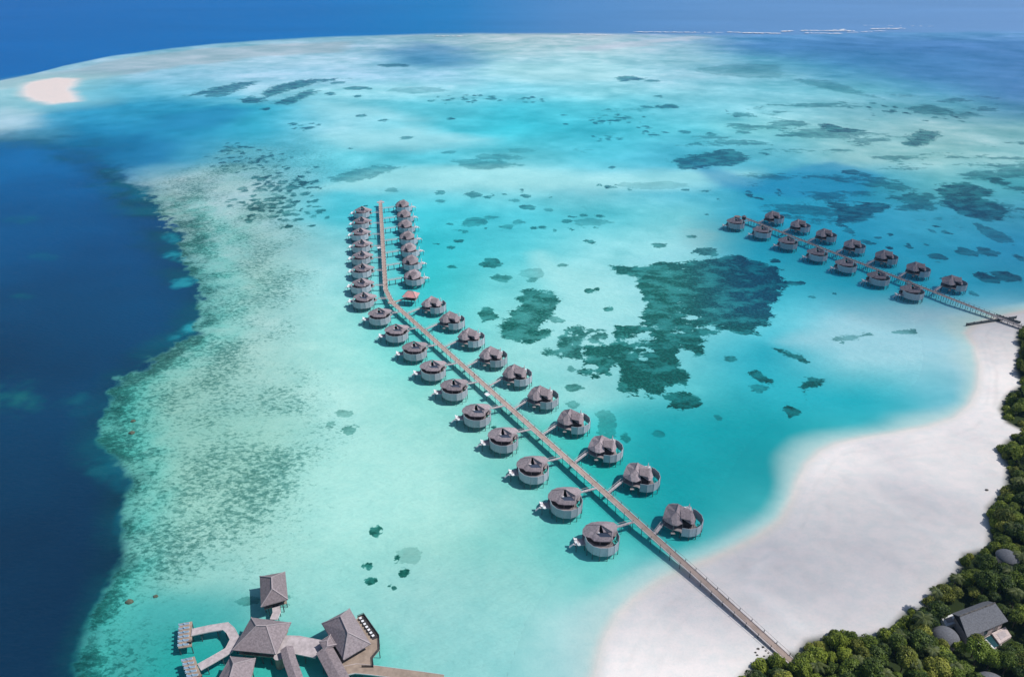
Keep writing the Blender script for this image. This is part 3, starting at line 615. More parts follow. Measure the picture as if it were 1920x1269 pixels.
def inset(pts, k):
    cx = sum(p[0] for p in pts) / len(pts); cy = sum(p[1] for p in pts) / len(pts)
    return [(cx + (p[0] - cx) * k, cy + (p[1] - cy) * k) for p in pts]
def ring_wall(azs, r=6.45, z0=1.25, z1=5.2, th=.14):
    mb = MB()
    P = [(r * cos(radians(a)), r * sin(radians(a))) for a in azs]; Q = [(p[0] * (1 - th / r), p[1] * (1 - th / r)) for p in P]
    n = len(P); vs = []
    for p, q in zip(P, Q): vs += [(p[0], p[1], z0), (p[0], p[1], z1), (q[0], q[1], z1), (q[0], q[1], z0)]
    fs = []
    for i in range(n - 1):
        a, b = 4 * i, 4 * i + 4
        fs += [(a, b, b + 1, a + 1), (a + 1, b + 1, b + 2, a + 2), (a + 2, b + 2, b + 3, a + 3), (a + 3, b + 3, b, a)]
    fs += [(0, 1, 2, 3), (4 * n - 1, 4 * n - 2, 4 * n - 3, 4 * n - 4)]
    mb.add(vs, fs)
    return mb, P
def cushion_mb(x, y, z, l=1.9, w=.75, rz=0.0):
    mb = MB(); mb.box((x, y, z + .14), (l * .68, w, .22), rz, .94); mb.beam((x - l * .30 * cos(rz), y - l * .30 * sin(rz), z + .18), (x - l * .56 * cos(rz), y - l * .56 * sin(rz), z + .62), w, .16); return mb
def make_villa(kind):
    root = empty('water_villa', (0, 0, 0)); parts = {}
    roofm, scr = M['thatch'], M['screen']
    if kind == 'L':
        azs = [-180 + 25.71 * k for k in range(9)]
        A, R1, R2, R3 = (-.8, 2.4, 8.6), (-.35, 2.5, 8.55), (3.7, .5, 7.0), (3.3, -1.4, 6.1)
        e = [(3.9, .4, 4.9), (5.6, 3.2, 4.9), (6.6, 6.0, 4.8), (5.2, 7.9, 4.9), (2.5, 8.3, 5.0), (-.5, 8.3, 5.0), (-3.4, 7.8, 5.0), (-5.6, 6.2, 5.0), (-7.0, 4.0, 5.0), (-7.3, 1.8, 5.0), (-6.6, .3, 5.0), (-4.3, -.6, 5.0)]
        N1, N2, W1, F0, S0, f1, f2, f3, K2, K0 = (-1.2, 1.0, 6.35), (.4, .9, 6.35), (-2.6, .2, 6.6), (-3.3, -1.9, 4.8), (-.9, -1.4, 6.15), (-.9, -2.4, 4.8), (2.4, -2.4, 4.8), (3.9, -1.3, 4.8), (1.9, .95, 6.2), (-2.0, .95, 6.3)
        F = [(A, e[4], e[5]), (A, e[5], e[6]), (A, e[6], e[7]), (A, e[7], e[8]), (A, e[8], e[9]), (A, e[9], e[10]), (A, e[10], e[11]), (A, e[11], W1), (A, W1, N1),
             (W1, e[11], F0), (W1, F0, S0), (S0, F0, f1), (S0, f1, f2, R3), (R3, f2, f3),
             (A, R1, e[4]), (R1, e[3], e[4]), (R1, e[2], e[3]), (R1, R2, e[2]), (R2, e[1], e[2]), (R2, e[0], e[1]), (R2, R3, e[0]), (R3, f3, e[0]),
             (R1, N2, K2), (R1, K2, R2), (R2, K2, R3)]
        main = MB().slabroof(F).build('roof', roofm, root)
        MB().beam(A, e[7], .3, .2).beam(A, R1, .35, .2).beam(R1, R2, .35, .22).beam(R2, R3, .35, .22).build('ridge_cap', roofm, main)
        MB().slabroof([((-2.0, .9, 6.0), (1.8, .85, 6.0), (3.2, -1.35, 5.98), (-.9, -1.3, 5.98))], .1).build('skylight', M['skylight'], root)
        MB().box((-1.55, .75, 6.22), (1.2, .5, .22)).build('parapet', M['white'], root)
        plan = [q[:2] for q in e] + [F0[:2], f1[:2], f2[:2], f3[:2]]
        cab = inset(plan, .84)
        fl = [(6.3 * cos(radians(a)), 6.3 * sin(radians(a))) for a in range(196, 330, 12)]
        deckp = [q[:2] for q in (e[1], e[2], e[3], e[5], e[7], e[8], e[9])] + [(-6.35, -1.0)] + fl + [(3.9, .6)]
        dk = (-8.4, .4, 3.9, 3.6); ent = (6.0, 8.0)
        posts = [(6.35 * cos(radians(a)), 6.35 * sin(radians(a))) for a in azs] + [(4.5, 6.8), (0, 7.2), (-4.4, 6.2), (-6, 3), (-3, 1), (2, 1), (2, 4.5), (-9.6, -1.0), (-9.6, 1.8)]
        rails = [(-1.0, -2.2), (2.3, -2.2), (3.6, -1.1)]
        cush = [(-9.4, -.7, 1.9, .9, radians(-60)), (-8.5, -1.05, 1.7, 1.3, radians(15)), (-9.7, 1.6, 1.5, 1.1, 0)]
    else:
        azs = [-115, -89.5, -63.8, -38, -12.3, 13.4, 39, 54]
        A, Mr, Q = (-2.6, 3.4, 8.8), (-4.1, -.3, 8.3), (-6.3, -1.6, 6.6)
        g = [(-9.0, .2, 4.6), (-8.1, 2.75, 4.9), (-6.75, 6.1, 5.0), (-5.3, 8.1, 5.0), (-3.5, 8.5, 5.0), (-2, 8.3, 5.0), (-.65, 7.5, 5.0), (.7, 5.9, 5.0)]
        h = [(-8.1, -1.6, 4.7), (-5.9, -3.5, 4.6), (-4.2, -3.9, 4.6), (-1.85, -2.8, 4.8)]
        E1, E2, E3, T1, T0 = (3.2, 2.3, 5.2), (3.4, -.8, 5.1), (2.2, -3.5, 4.9), (1.0, -3.9, 5.4), (1.9, .3, 8.2)
        Bx = (-2.5, -1.6, 6.8)
        F = [(A, g[4], g[5]), (A, g[5], g[6]), (A, g[6], g[7]), (A, g[3], g[4]), (A, Mr, g[3]), (Mr, g[2], g[3]), (Mr, Q, g[2]), (Q, g[1], g[2]), (Q, g[0], g[1]), (Q, h[0], g[0]), (Q, h[1], h[0]), (Q, Mr, h[1]), (Mr, h[2], h[1]), (Mr, h[3], h[2]), (Mr, Bx, h[3]), (A, Bx, Mr),
             (A, g[7], E1), (A, E1, T0), (A, T0, Bx), (Bx, T0, T1), (T0, E1, E2), (T0, E2, E3), (T0, E3, T1)]
        main = MB().slabroof(F).build('roof', roofm, root)
        MB().beam(A, Mr, .35, .22).beam(Mr, Q, .32, .2).beam(A, g[5], .3, .2).build('ridge_cap', roofm, main)
        MB().slabroof([((-2.4, .6, 8.2), (1.75, .1, 8.3), (.8, -3.5, 6.8), (-2.6, -2.2, 6.8))], .3).build('raised_roof', M['thatch_dark'], root)  # this panel's weaker sunlight is painted in by the darker thatch
        MB().beam((1.95, .4, 8.42), (1.0, -3.8, 6.3), .7, .3).build('ridge_board', M['thatch'], root)
        plan = [q[:2] for q in (g[0], g[1], g[2], g[3], g[4], g[5], g[6], g[7], E1, E2, E3, T1, h[3], h[2], h[1], h[0])]
        cab = inset([(-6.6, 1.0)] + plan[2:13], .86)
        deckp = [(-8.9, -.9), (-8.6, 2.2), (-6.4, 6.0), (-3.6, 8.0), (1.0, 7.2), (4.2, 4.7), (3.4, 2.0), (3.6, -1.4), (5.1, -3.6), (2.7, -5.7), (-.2, -6.2), (-2.4, -5.8), (-3.2, -4.5), (-6.2, -3.4)]
        dk = (2.4, 8.3, 3.8, 3.2); ent = (-8.7, .1)
        posts = [(6.35 * cos(radians(a)), 6.35 * sin(radians(a))) for a in azs] + [(-8.2, .6), (-6.8, 3.5), (-4.5, 6.6), (-1, 6.6), (-5.6, -3.1), (-3, -4.4), (-2, 1), (1.5, 2.5), (.7, 9.6), (4.0, 9.6)]
        rails = [(-1.8, -2.7), (1.1, -3.7), (2.1, -3.3)]
        cush = [(1.6, 9.0, 1.9, .9, radians(80)), (3.2, 8.9, 1.9, .9, radians(80)), (2.2, 7.2, 1.4, 1.2, 0)]
    MB().prism(deckp, 2.1, 2.4).build('deck', M['deck_grey'], root)
    wl, wp = ring_wall(azs); w = wl.build('privacy_wall', scr, root)
    for p in wp: MB().beam((p[0] * 1.006, p[1] * 1.006, 1.2), (p[0] * 1.006, p[1] * 1.006, 5.27), .10, .10).build('batten', scr, w)
    MB().prism(cab, 2.403, 4.82).build('cabin', M['dark_wood'], root)
    for (px, py) in posts: MB().tube([(px, py, -1.75), (px, py, 2.15)], [.14, .14], 6).build('post', M['post'], root)
    for (px, py) in rails: MB().beam((px, py, 2.38), (px, py, 4.65), .16, .16).build('veranda_post', M['post_pale'], root)
    dkm = MB(); dkm.box((dk[0], dk[1], 2.02), (dk[2], dk[3], .2)); d = dkm.build('sun_deck', M['deck_pale'], root)
    for (cx, cy, l, wd_, rz) in cush: cushion_mb(cx, cy, 2.13, l, wd_, rz).build('cushion', M['white'], d)
    # steps down to the sea beside the sun deck
    mb = MB(); sx = -1 if kind == 'L' else 1
    bx, by = (dk[0] - dk[2] / 2, dk[1]) if kind == 'L' else (dk[0], dk[1] + dk[3] / 2)
    for k in range(5):
        if kind == 'L': mb.box((bx - .25 - .34 * k, by - .9, 1.85 - .36 * k), (.32, .9, .08))
        else: mb.box((bx + .6, by + .25 + .34 * k, 1.85 - .36 * k), (.9, .32, .08))
    mb.build('steps', M['white'], root)
    if kind == 'R':
        MB().box((-5.6, -4.3, 1.3), (1.6, 1.1, .14)).box((-5.6, -3.9, 2.9), (.16, .16, 3.2)).build('landing', M['post_pale'], root)
        MB().tube([(2.6, 6.9, 2.1), (2.6, 6.9, 3.2), (2.6, 6.9, 4.6), (2.6, 6.9, 6.3)], [.05, .06, .34, .04], 6).build('folded_parasol', M['white'], root)
    # plants of the little court inside the wall
    mb = MB(); rr = random.Random(5); c0 = (4.6, -.6) if kind == 'L' else (4.2, -2.6)
    for k in range(26):
        a = rr.uniform(0, 2 * pi); q = rr.uniform(0, .8); z = 2.4 + rr.uniform(.1, 1.3)
        x, y = c0[0] + q * cos(a), c0[1] + q * sin(a); t = rr.uniform(0, 2 * pi); s_ = rr.uniform(.2, .4)
        mb.add([(x - s_ * cos(t), y - s_ * sin(t), z), (x + s_ * cos(t), y + s_ * sin(t), z + .1), (x + s_ * .4, y + s_ * .4, z + s_)], [(0, 1, 2)])
    mb.build('potted_shrub', M['leaf_plain'], root)
    return root, ent
M['leaf_plain'] = mat('leaf_plain', (.05, .14, .06), .7, .25, 2.0)
VL, ENT_L = make_villa('L'); VR, ENT_R = make_villa('R')

def rot(p, a): return (p[0] * cos(a) - p[1] * sin(a), p[0] * sin(a) + p[1] * cos(a))
def near_on(path, p):
    best = None
    for a, b in zip(path[:-1], path[1:]):
        ex, ey = b[0] - a[0], b[1] - a[1]; L = hypot(ex, ey); t = min(1, max(0, ((p[0] - a[0]) * ex + (p[1] - a[1]) * ey) / L / L))
        q = (a[0] + t * ex, a[1] + t * ey); d = hypot(p[0] - q[0], p[1] - q[1])
        if best is None or d < best[0]: best = (d, q, (ex / L, ey / L))
    return best
def gangway(root, a, b, w=1.15, z0=2.3, z1=2.37):
    """footbridge in world coordinates, made a part of the villa; deck, rails, posts"""
    inv = lambda p: rot((p[0] - root.location.x, p[1] - root.location.y), -root.rotation_euler.z)
    A, B = inv(a), inv(b); L = hypot(B[0] - A[0], B[1] - A[1]); ux, uy = (B[0] - A[0]) / L, (B[1] - A[1]) / L
    d = MB().beam((A[0], A[1], z0), (B[0], B[1], z1), w, .16).build('walkway', M['deck_pale'], root)
    mb = MB()
    for s in (-1, 1):
        ox, oy = -uy * s * (w / 2 + .05), ux * s * (w / 2 + .05)
        mb.beam((A[0] + ox, A[1] + oy, z0 + .95), (B[0] + ox, B[1] + oy, z1 + .95), .08, .09)
        n = max(2, int(L / 1.6))
        for k in range(n + 1):
            t = k / n; mb.beam((A[0] + (B[0] - A[0]) * t + ox, A[1] + (B[1] - A[1]) * t + oy, z0 - .1), (A[0] + (B[0] - A[0]) * t + ox, A[1] + (B[1] - A[1]) * t + oy, z0 + .95), .07, .07)
    mb.build('railing', M['kerb'], d)
    n = max(1, int(L / 3.2))
    for k in range(n):
        t = (k + .6) / n; mb = MB()
        for s in (-1, 1): mb.beam((A[0] + ux * L * t - uy * s * .5, A[1] + uy * L * t + ux * s * .5, -1.7), (A[0] + ux * L * t - uy * s * .5, A[1] + uy * L * t + ux * s * .5, z0 - .05), .16, .16)
        mb.build('trestle', M['post'], d)

LR = [(1129.5,1005),(1062,937),(1000.5,876),(944.5,820),(894.5,774),(852,726),(812,690),(777.5,654),(743.5,621),(711.5,590),(680.5,560),(676,533),(677.5,505),(676.3,481),(676.3,459),(674,437),(676,416),(677.5,396)]
RR = [(1287,970),(1209,890),(1141,837),(1081,786),(1023,741),(974.3,700),(929,665.5),(887.5,630),(851,598),(816.5,569),(777,518.5),(772.5,491),(769,467.5),(766,445),(762,423),(760,404),(757,385)]
NR2 = [(1381,416),(1430.5,432.5),(1479,453),(1534.5,474.5),(1588.5,495),(1649.5,519),(1713,544.5)]
FR2 = [(1455,406),(1504,422),(1552.6,439.5),(1606,460),(1666,480.5),(1726,503.5),(1794,529)]
first = {'L': True, 'R': True}
def place_villa(kind, px, rz, label, group, path):
    root = {'L': VL, 'R': VR}[kind]
    if first[kind]: first[kind] = False
    else: root = clone(root)
    x, y = W(px[0], px[1], 5.2); root.location = (x, y, 0); root.rotation_euler = (0, 0, rz)
    tag(root, label, 'villa', group)
    ent = {'L': ENT_L, 'R': ENT_R}[kind]; e = rot(ent, rz); E = (x + e[0], y + e[1])
    d, q, dr = near_on(path, E)
    k = {'L': -1.6, 'R': -3.4}[kind]                  # the footbridges meet the jetty a little towards the island
    q = (q[0] + dr[0] * k, q[1] + dr[1] * k)
    v = Vector((E[0] - q[0], E[1] - q[1])).normalized()
    todo.append((root, E, (q[0] + v.x * 1.2, q[1] + v.y * 1.2)))
    return root
def clone(root):
    c = root.copy(); COL.objects.link(c)
    for ch in PROTO[root.name]:
        d = ch[0].copy(); COL.objects.link(d); d.parent = c
        for g in ch[1]: h = g.copy(); COL.objects.link(h); h.parent = d
    return c
bpy.context.view_layer.update()
PROTO = {r.name: [(ch, list(ch.children)) for ch in r.children] for r in (VL, VR)}
todo = []
STR = AZ1b - AZ1
for i, px in enumerate(LR):
    rz = 0 if i < 10 else STR * (.75 if i == 10 else 1)
    n = len(LR) - i
    lab = 'round thatched villa on stilts, %s from the seaward tip in the long jetty\'s left row' % ORD[n - 1]
    place_villa('L', px, rz, lab, 'round villas along the left side of the long jetty', J1[:3] if i < 10 else J1[2:])
for i, px in enumerate(RR):
    rz = 0 if i < 10 else STR * 1.55
    n = len(RR) - i
    lab = 'round thatched villa on stilts, %s from the seaward tip in the long jetty\'s right row' % ORD[n - 1]
    place_villa('R', px, rz, lab, 'round villas along the right side of the long jetty', J1[1:3] if i < 10 else J1[3:])
for i, px in enumerate(NR2):
    place_villa('L', px, AZ2 - AZ1, 'shaded round villa on stilts, %s from the tip in the far jetty\'s near row' % ORD[i], 'round villas along the near side of the far jetty', J2)
for i, px in enumerate(FR2):
    place_villa('R', px, AZ2 - AZ1, 'shaded round villa on stilts, %s from the tip in the far jetty\'s far row' % ORD[i], 'round villas along the far side of the far jetty', J2)
for root, E, q in todo: gangway(root, E, q)

# ------------------------------------------------------------------ jetties
def offset_path(path, w):
    out = []
    n = len(path)
    for i, p in enumerate(path):
        ds = []
        if i > 0: ds.append(Vector((p[0] - path[i - 1][0], p[1] - path[i - 1][1])).normalized())
        if i < n - 1: ds.append(Vector((path[i + 1][0] - p[0], path[i + 1][1] - p[1])).normalized())
        d = sum(ds, Vector((0, 0))).normalized(); k = 1 / max(.5, d.dot(ds[0])); nn = Vector((-d.y, d.x)) * k
        out.append((p[0] + nn.x * w, p[1] + nn.y * w, p[2]))
    return out
def strip(path, w0, w1, zt, zb):
    A = offset_path(path, w0); B = offset_path(path, w1); mb = MB(); vs = []
    for a, b in zip(A, B): vs += [(a[0], a[1], a[2] + zt), (b[0], b[1], b[2] + zt), (b[0], b[1], b[2] + zb), (a[0], a[1], a[2] + zb)]
    fs = []
    for i in range(len(path) - 1):
        k = 4 * i
        for j in range(4): fs.append((k + j, k + (j + 1) % 4, k + 4 + (j + 1) % 4, k + 4 + j))
    fs += [(0, 1, 2, 3), (len(vs) - 1, len(vs) - 2, len(vs) - 3, len(vs) - 4)]
    return mb.add(vs, fs)
def plank_mat(name, c, c2):
    m = mat(name, c, .85, .1, .25, c2=c2); nt = m.node_tree; b = nt.nodes['Principled BSDF']
    w = nt.nodes.new('ShaderNodeTexNoise'); w.inputs['Scale'].default_value = 3.5; w.inputs['Detail'].default_value = 3
    tc = nt.nodes.new('ShaderNodeTexCoord'); nt.links.new(tc.outputs['Object'], w.inputs['Vector'])
    mx = nt.nodes.new('ShaderNodeMix'); mx.data_type = 'RGBA'; mx.blend_type = 'MULTIPLY'; mx.inputs[0].default_value = .6
    cr = nt.nodes['Color Ramp']; nt.links.new(cr.outputs[0], mx.inputs[6])
    r2 = nt.nodes.new('ShaderNodeValToRGB'); r2.color_ramp.elements[0].position = .35; r2.color_ramp.elements[1].position = .65; r2.color_ramp.elements[0].color = (.72, .72, .72, 1)
    nt.links.new(w.outputs[0], r2.inputs[0]); nt.links.new(r2.outputs[0], mx.inputs[7]); nt.links.new(mx.outputs[2], b.inputs['Base Color']); return m
M['plank'] = plank_mat('plank', (.47, .365, .32), (.37, .285, .24)); M['plank_grey'] = plank_mat('plank_grey', (.36, .315, .30), (.28, .25, .24))  # the far jetty gets greyer, darker planks
def jetty(name, path, w, label, plank, step):
    root = empty(name, (0, 0, 0)); tag(root, label, 'jetty')
    strip(path, -w / 2 + .28, w / 2 - .28, 0, -.2).build('deck', plank, root)
    for s in (-1, 1):
        strip(path, s * (w / 2 - .27), s * w / 2, .10, -.28).build('kerb', M['kerb'], root)
        strip(path, s * (w / 2 + .05), s * (w / 2 + .12), .98, .90).build('handrail', M['post_pale'], root)
    L = [hypot(b[0] - a[0], b[1] - a[1]) for a, b in zip(path[:-1], path[1:])]; tot = sum(L); n = int(tot / step)
    if n > 98: step = tot / 98; n = 98
    for k in range(n):
        s = (k + .5) * step; i = 0
        while i < len(L) - 1 and s > L[i]: s -= L[i]; i += 1
        a, b = path[i], path[i + 1]; t = min(1, s / L[i]); x, y = a[0] + (b[0] - a[0]) * t, a[1] + (b[1] - a[1]) * t
        z = a[2] + (b[2] - a[2]) * t; dx, dy = (b[0] - a[0]) / L[i], (b[1] - a[1]) / L[i]; mb = MB()
        zb = -1.75 if wsdf(SHORE, np.array([x]), np.array([y]))[0] > 20 else gz(x, y) - .3
        for sd_ in (-1, 1):
            px, py = x - dy * sd_ * w * .46, y + dx * sd_ * w * .46; mb.beam((px, py, zb), (px, py, z + .95), .18, .18)
        mb.beam((x - dy * w * .56, y + dx * w * .56, z - .38), (x + dy * w * .56, y - dx * w * .56, z - .38), .16, .2)
        mb.build('trestle', M['post'], root)
    return root
j1 = jetty('long_jetty', J1, 2.9, 'long tan plank jetty with pale kerbs, running from the beach between both villa rows', M['plank'], 3.6)
# node platform at the bend, head at the tip
bx, by, _ = J1[2]
MB().prism([(bx + 2.6 * cos(a), by + 2.6 * sin(a)) for a in [2 * pi * k / 10 for k in range(10)]], 2.0, 2.412).build('bend_platform', M['plank'], j1)
hx, hy, _ = J1[4]; hd = MB(); hd.box((hx, hy + 1.2, 2.3), (6.2, 3.4, .25), AZ1b - pi / 2); hd.build('head_platform', M['deck_pale'], j1)
MB().box((hx, hy + 2.9, 2.95), (2.6, .16, 1.0), AZ1b - pi / 2).build('end_screen', M['white'], j1)
for (px, py) in ((914.5, 739), (710.5, 464.5)):
    x, y = W(px, py, 2.0); MB().box((x, y, 2.0), (2.6, 2.6, .2), AZ1).build('boat_landing', M['white'], j1)
    MB().box((x - .7, y - .7, .2), (.2, .2, 3.4)).build('landing_post', M['post'], j1)
j2 = jetty('far_jetty', J2, 2.8, 'straight grey-brown plank jetty between the shaded far villas', M['plank_grey'], 3.2)
tx, ty, _ = J2[2]; hx, hy = W(1383, 406, 2.4)
MB().prism([(hx + 2.9 * cos(a), hy + 2.9 * sin(a)) for a in [2 * pi * k / 6 for k in range(6)]], 2.0, 2.42).build('head_platform', M['deck'], j2)
MB().beam((hx, hy, 2.3), (tx, ty, 2.3), 1.8, .2).build('head_walk', M['deck'], j2)
x, y = W(1421.5, 425.5, 2.0); MB().box((x, y, 2.0), (2.6, 2.2, .2), AZ2).build('boat_landing', M['white'], j2)
# little round hut at the far jetty's head
x, y = W(1394.5, 412, 2.3); r = empty('round_hut', (x, y, 0)); tag(r, 'small dark round hut at the seaward head of the far jetty', 'hut')
MB().tube([(0, 0, 2.2), (0, 0, 4.8)], [1.5, 1.5], 10).build('wall', M['dark_wood'], r); MB().tube([(0, 0, 4.8), (0, 0, 5.0), (0, 0, 6.0)], [1.9, 1.85, .3], 10).build('roof', M['thatch_dark'], r)
MB().tube([(0, 0, -1.7), (0, 0, 2.2)], [.3, .3], 6).build('post', M['post'], r)
x, y = W(1706, 532, 2.4); r = empty('buggy_shelter', (x, y, 0), AZ2); tag(r, 'small dark shelter on the shaded far jetty beside its crossing', 'shelter')
MB().box((0, 1.6, 4.6), (3.4, 1.8, .3), 0, .7).build('roof', M['thatch_dark'], r)
for a in (-1.4, 1.4):
    for b in (.9, 2.3): MB().beam((a, b, -1.7), (a, b, 4.5), .16, .16).build('post', M['post'], r)
MB().box((0, 1.65, 2.45), (3.2, 1.7, .2)).build('platform', M['deck_grey'], r)

# pavilion with the reddish roof at the bend
cx, cy = W(770.5, 552, 5.0); x2, y2 = cx, cy
r = empty('bend_pavilion', (x2, y2, 0), radians(-12)); tag(r, 'small square pavilion with reddish hipped roof at the bend of the long jetty', 'pavilion')
hw, hl = 4.6, 3.9
Rf = [((-hw, -hl, 4.6), (hw, -hl, 4.6), (1.4, 0, 7.4), (-1.8, 0, 7.4)), ((hw, -hl, 4.6), (hw, hl, 4.6), (1.4, 0, 7.4)), ((hw, hl, 4.6), (-hw, hl, 4.6), (-1.8, 0, 7.4), (1.4, 0, 7.4)), ((-hw, hl, 4.6), (-hw, -hl, 4.6), (-1.8, 0, 7.4))]
rf = MB().slabroof(Rf).build('roof', M['thatch_red'], r)
MB().beam((-1.8, 0, 7.45), (1.4, 0, 7.45), .3, .2).beam((1.4, 0, 7.45), (hw, -hl, 4.65), .25, .18).beam((-1.8, 0, 7.45), (-hw, -hl, 4.65), .25, .18).build('ridge_cap', M['thatch'], rf)
MB().box((0, 0, 2.3), (7.6, 6.4, .24)).build('deck', M['deck_grey'], r); MB().box((0, .4, 3.5), (5.6, 4.2, 2.15)).build('cabin', M['dark_wood'], r)
for a in (-3.5, -1.2, 1.2, 3.5):
    for b in (-2.9, 2.9): MB().beam((a, b, -1.7), (a, b, 4.7), .2, .2).build('post', M['post'], r)
ax, ay = bx + 2.2, by + .8
inv = rot((ax - x2, ay - y2), radians(12)); MB().beam((inv[0], inv[1], 2.32), (-3.6, -.6, 2.32), 1.7, .18).build('walkway', M['deck'], r)

# ------------------------------------------------------------------ overwater restaurant group (bottom left)
GC = (320, 1050, 3.84)
def PZ(pts, z, g=GC): return [(*W(*p, z), z) for p in P2(pts, *g)]
def local(pts, c): return [(p[0] - c[0], p[1] - c[1], *p[2:]) for p in pts]
def cen(pts): return (sum(p[0] for p in pts) / len(pts), sum(p[1] for p in pts) / len(pts))
def hip_building(name, eave, ridge, ze, zr, label, cat, roofm, walls=M['dark_wood'], deckz=2.4, over=.80, nposts=3, floor=True, group=None, capm=None, g=GC, zb=-1.75):
    """eave: 4 readings in order front-left, front-right, back-right, back-left ; ridge: 2 readings, left/front then right/back"""
    E = PZ(eave, ze, g); R = PZ(ridge, zr, g); c = cen(E); E = local(E, c); R = local(R, c)
    r = empty(name, (*c, 0)); tag(r, label, cat, group)
    a, b = R
    # each eave side is joined to the nearer ridge point(s)
    near = [min((0, 1), key=lambda k: hypot(R[k][0] - p[0], R[k][1] - p[1])) for p in E]
    if near.count(0) != 2:
        o_ = sorted(range(4), key=lambda i: hypot(a[0] - E[i][0], a[1] - E[i][1]) - hypot(b[0] - E[i][0], b[1] - E[i][1])); near = [0 if i in o_[:2] else 1 for i in range(4)]
    F = []
    for i in range(4):
        j = (i + 1) % 4
        if near[i] == near[j]: F.append((E[i], E[j], R[near[i]]))
        else: F.append((E[i], E[j], R[near[j]], R[near[i]]))
    rf = MB().slabroof(F, .3).build('roof', roofm, r)
    mb = MB(); up = lambda p, q=.06: (p[0], p[1], p[2] + q)
    mb.beam(up(a), up(b), .42, .24)
    for i in range(4): mb.beam(up(R[near[i]]), up(E[i]), .34, .2)
    mb.build('ridge_cap', capm or M['ridge'], rf)
    pl = inset([p[:2] for p in E], over)
    MB().prism(inset(pl, .9), deckz + .003, ze + .25).build('wall', walls, r)
    for k in range(4):
        p, q = inset(pl, .9)[k], inset(pl, .9)[(k + 1) % 4]
        mx, my = (p[0] + q[0]) / 2, (p[1] + q[1]) / 2; nx, ny = mx / hypot(mx, my), my / hypot(mx, my); L_ = hypot(p[0] - q[0], p[1] - q[1])
        az = atan2(q[1] - p[1], q[0] - p[0])
        MB().box((mx + nx * .05, my + ny * .05, deckz + 1.25), (L_ * .6, .12, 2.1), az).build('window', M['glass'], r)
    if floor: MB().prism(inset(pl, 1.06), deckz - .3, deckz).build('deck', M['deck_tan'], r)
    for i in range(4):
        for k in range(nposts):
            t = (k + .5) / nposts; p, q = pl[i], pl[(i + 1) % 4]; x, y = p[0] + (q[0] - p[0]) * t, p[1] + (q[1] - p[1]) * t
            MB().beam((x, y, zb), (x, y, ze + .1), .24, .24).build('post', M['post'], r)
    return r
M['ridge'] = mat('ridge', (.40, .345, .36), .9, .08, 1.0)
hip_building('water_hut', [(650, 335), (845, 280), (825, 82), (640, 115)], [(732, 205), (728, 122)], 5.0, 8.6, 'small hipped thatch hut over the water, northmost of the restaurant buildings', 'hut', M['thatch_dark'])
hip_building('restaurant_pavilion', [(445, 645), (757, 675), (868, 447), (580, 410)], [(618, 470), (690, 470)], 5.2, 10.2, 'largest hipped thatch pavilion over the water, centre of the restaurant group', 'pavilion', M['thatch_dark'], nposts=4)
hip_building('low_pavilion', [(300, 925), (560, 930), (612, 705), (430, 690)], [(420, 870), (455, 745)], 5.0, 8.8, 'hipped thatch pavilion cut by the bottom edge of the photo, below the largest pavilion', 'pavilion', M['thatch_dark'])
hip_building('corner_pavilion', [(1245, 715), (1440, 600), (1290, 347), (1087, 455)], [(1278, 520), (1225, 402)], 5.2, 10.0, 'hipped thatch pavilion with a dark railed terrace on its right', 'pavilion', M['thatch_dark'], nposts=4)

def boardwalk(name, pts, w, z, label, m=None, roof=False, rail=True, cat='boardwalk', posts=True, step=4.0):
    P = PZ(pts, z); c = cen(P); P = [(p[0] - c[0], p[1] - c[1], z) for p in P]
    r = empty(name, (*c, 0)); tag(r, label, cat)
    if roof:
        Lf = offset_path(P, w / 2); Rt = offset_path(P, -w / 2); F = []
        for i in range(len(P) - 1):
            a, b = (P[i][0], P[i][1], z + .9), (P[i + 1][0], P[i + 1][1], z + .9)
            F += [(a, b, Lf[i + 1], Lf[i]), (b, a, Rt[i], Rt[i + 1])]
        MB().slabroof(F, .25).build('roof', m or M['thatch_dark'], r)
        strip([(p[0], p[1], 2.4) for p in P], -w / 2 + .4, w / 2 - .4, 0, -.2).build('deck', M['deck_grey'], r)
    else:
        strip(P, -w / 2, w / 2, 0, -.25).build('deck', m or M['deck_pale'], r)
        if rail:
            for s in (-1, 1): strip(P, s * (w / 2 + .02), s * (w / 2 + .12), .12, -.3).build('edge_beam', M['kerb'], r)
    if posts:
        for a, b in zip(P[:-1], P[1:]):
            L_ = hypot(b[0] - a[0], b[1] - a[1]); n = max(1, int(L_ / step)); ux, uy = (b[0] - a[0]) / L_, (b[1] - a[1]) / L_
            for k in range(n):
                t = (k + .5) / n * L_
                for s in (-1, 1): x, y = a[0] + ux * t - uy * s * w * .4, a[1] + uy * t + ux * s * w * .4; MB().beam((x, y, -1.75), (x, y, z - .05), .2, .2).build('post', M['post'], r)
    return r
boardwalk('boardwalk', [(757, 322), (764, 372), (742, 425)], 2.3, 2.4, 'short pale footbridge between the small water hut and the largest pavilion')
boardwalk('boardwalk', [(150, 518), (280, 490), (395, 472), (432, 505), (462, 562), (420, 645), (300, 715), (205, 768)], 2.6, 2.4, 'pale boardwalk bent like a horseshoe between the two lounger platforms')
boardwalk('gallery', [(770, 600), (900, 605), (1075, 640)], 6.4, 3.0, 'broad pinkish deck bridge between the largest pavilion and the corner pavilion', m=M['gallery_pink'] if 'gallery_pink' in M else M['deck_pale'], step=5)
boardwalk('covered_walkway', [(835, 630), (858, 720), (905, 850), (915, 900)], 3.9, 5.0, 'curved grey thatched walkway running down from the largest pavilion to the photo edge', roof=True, cat='covered walkway')
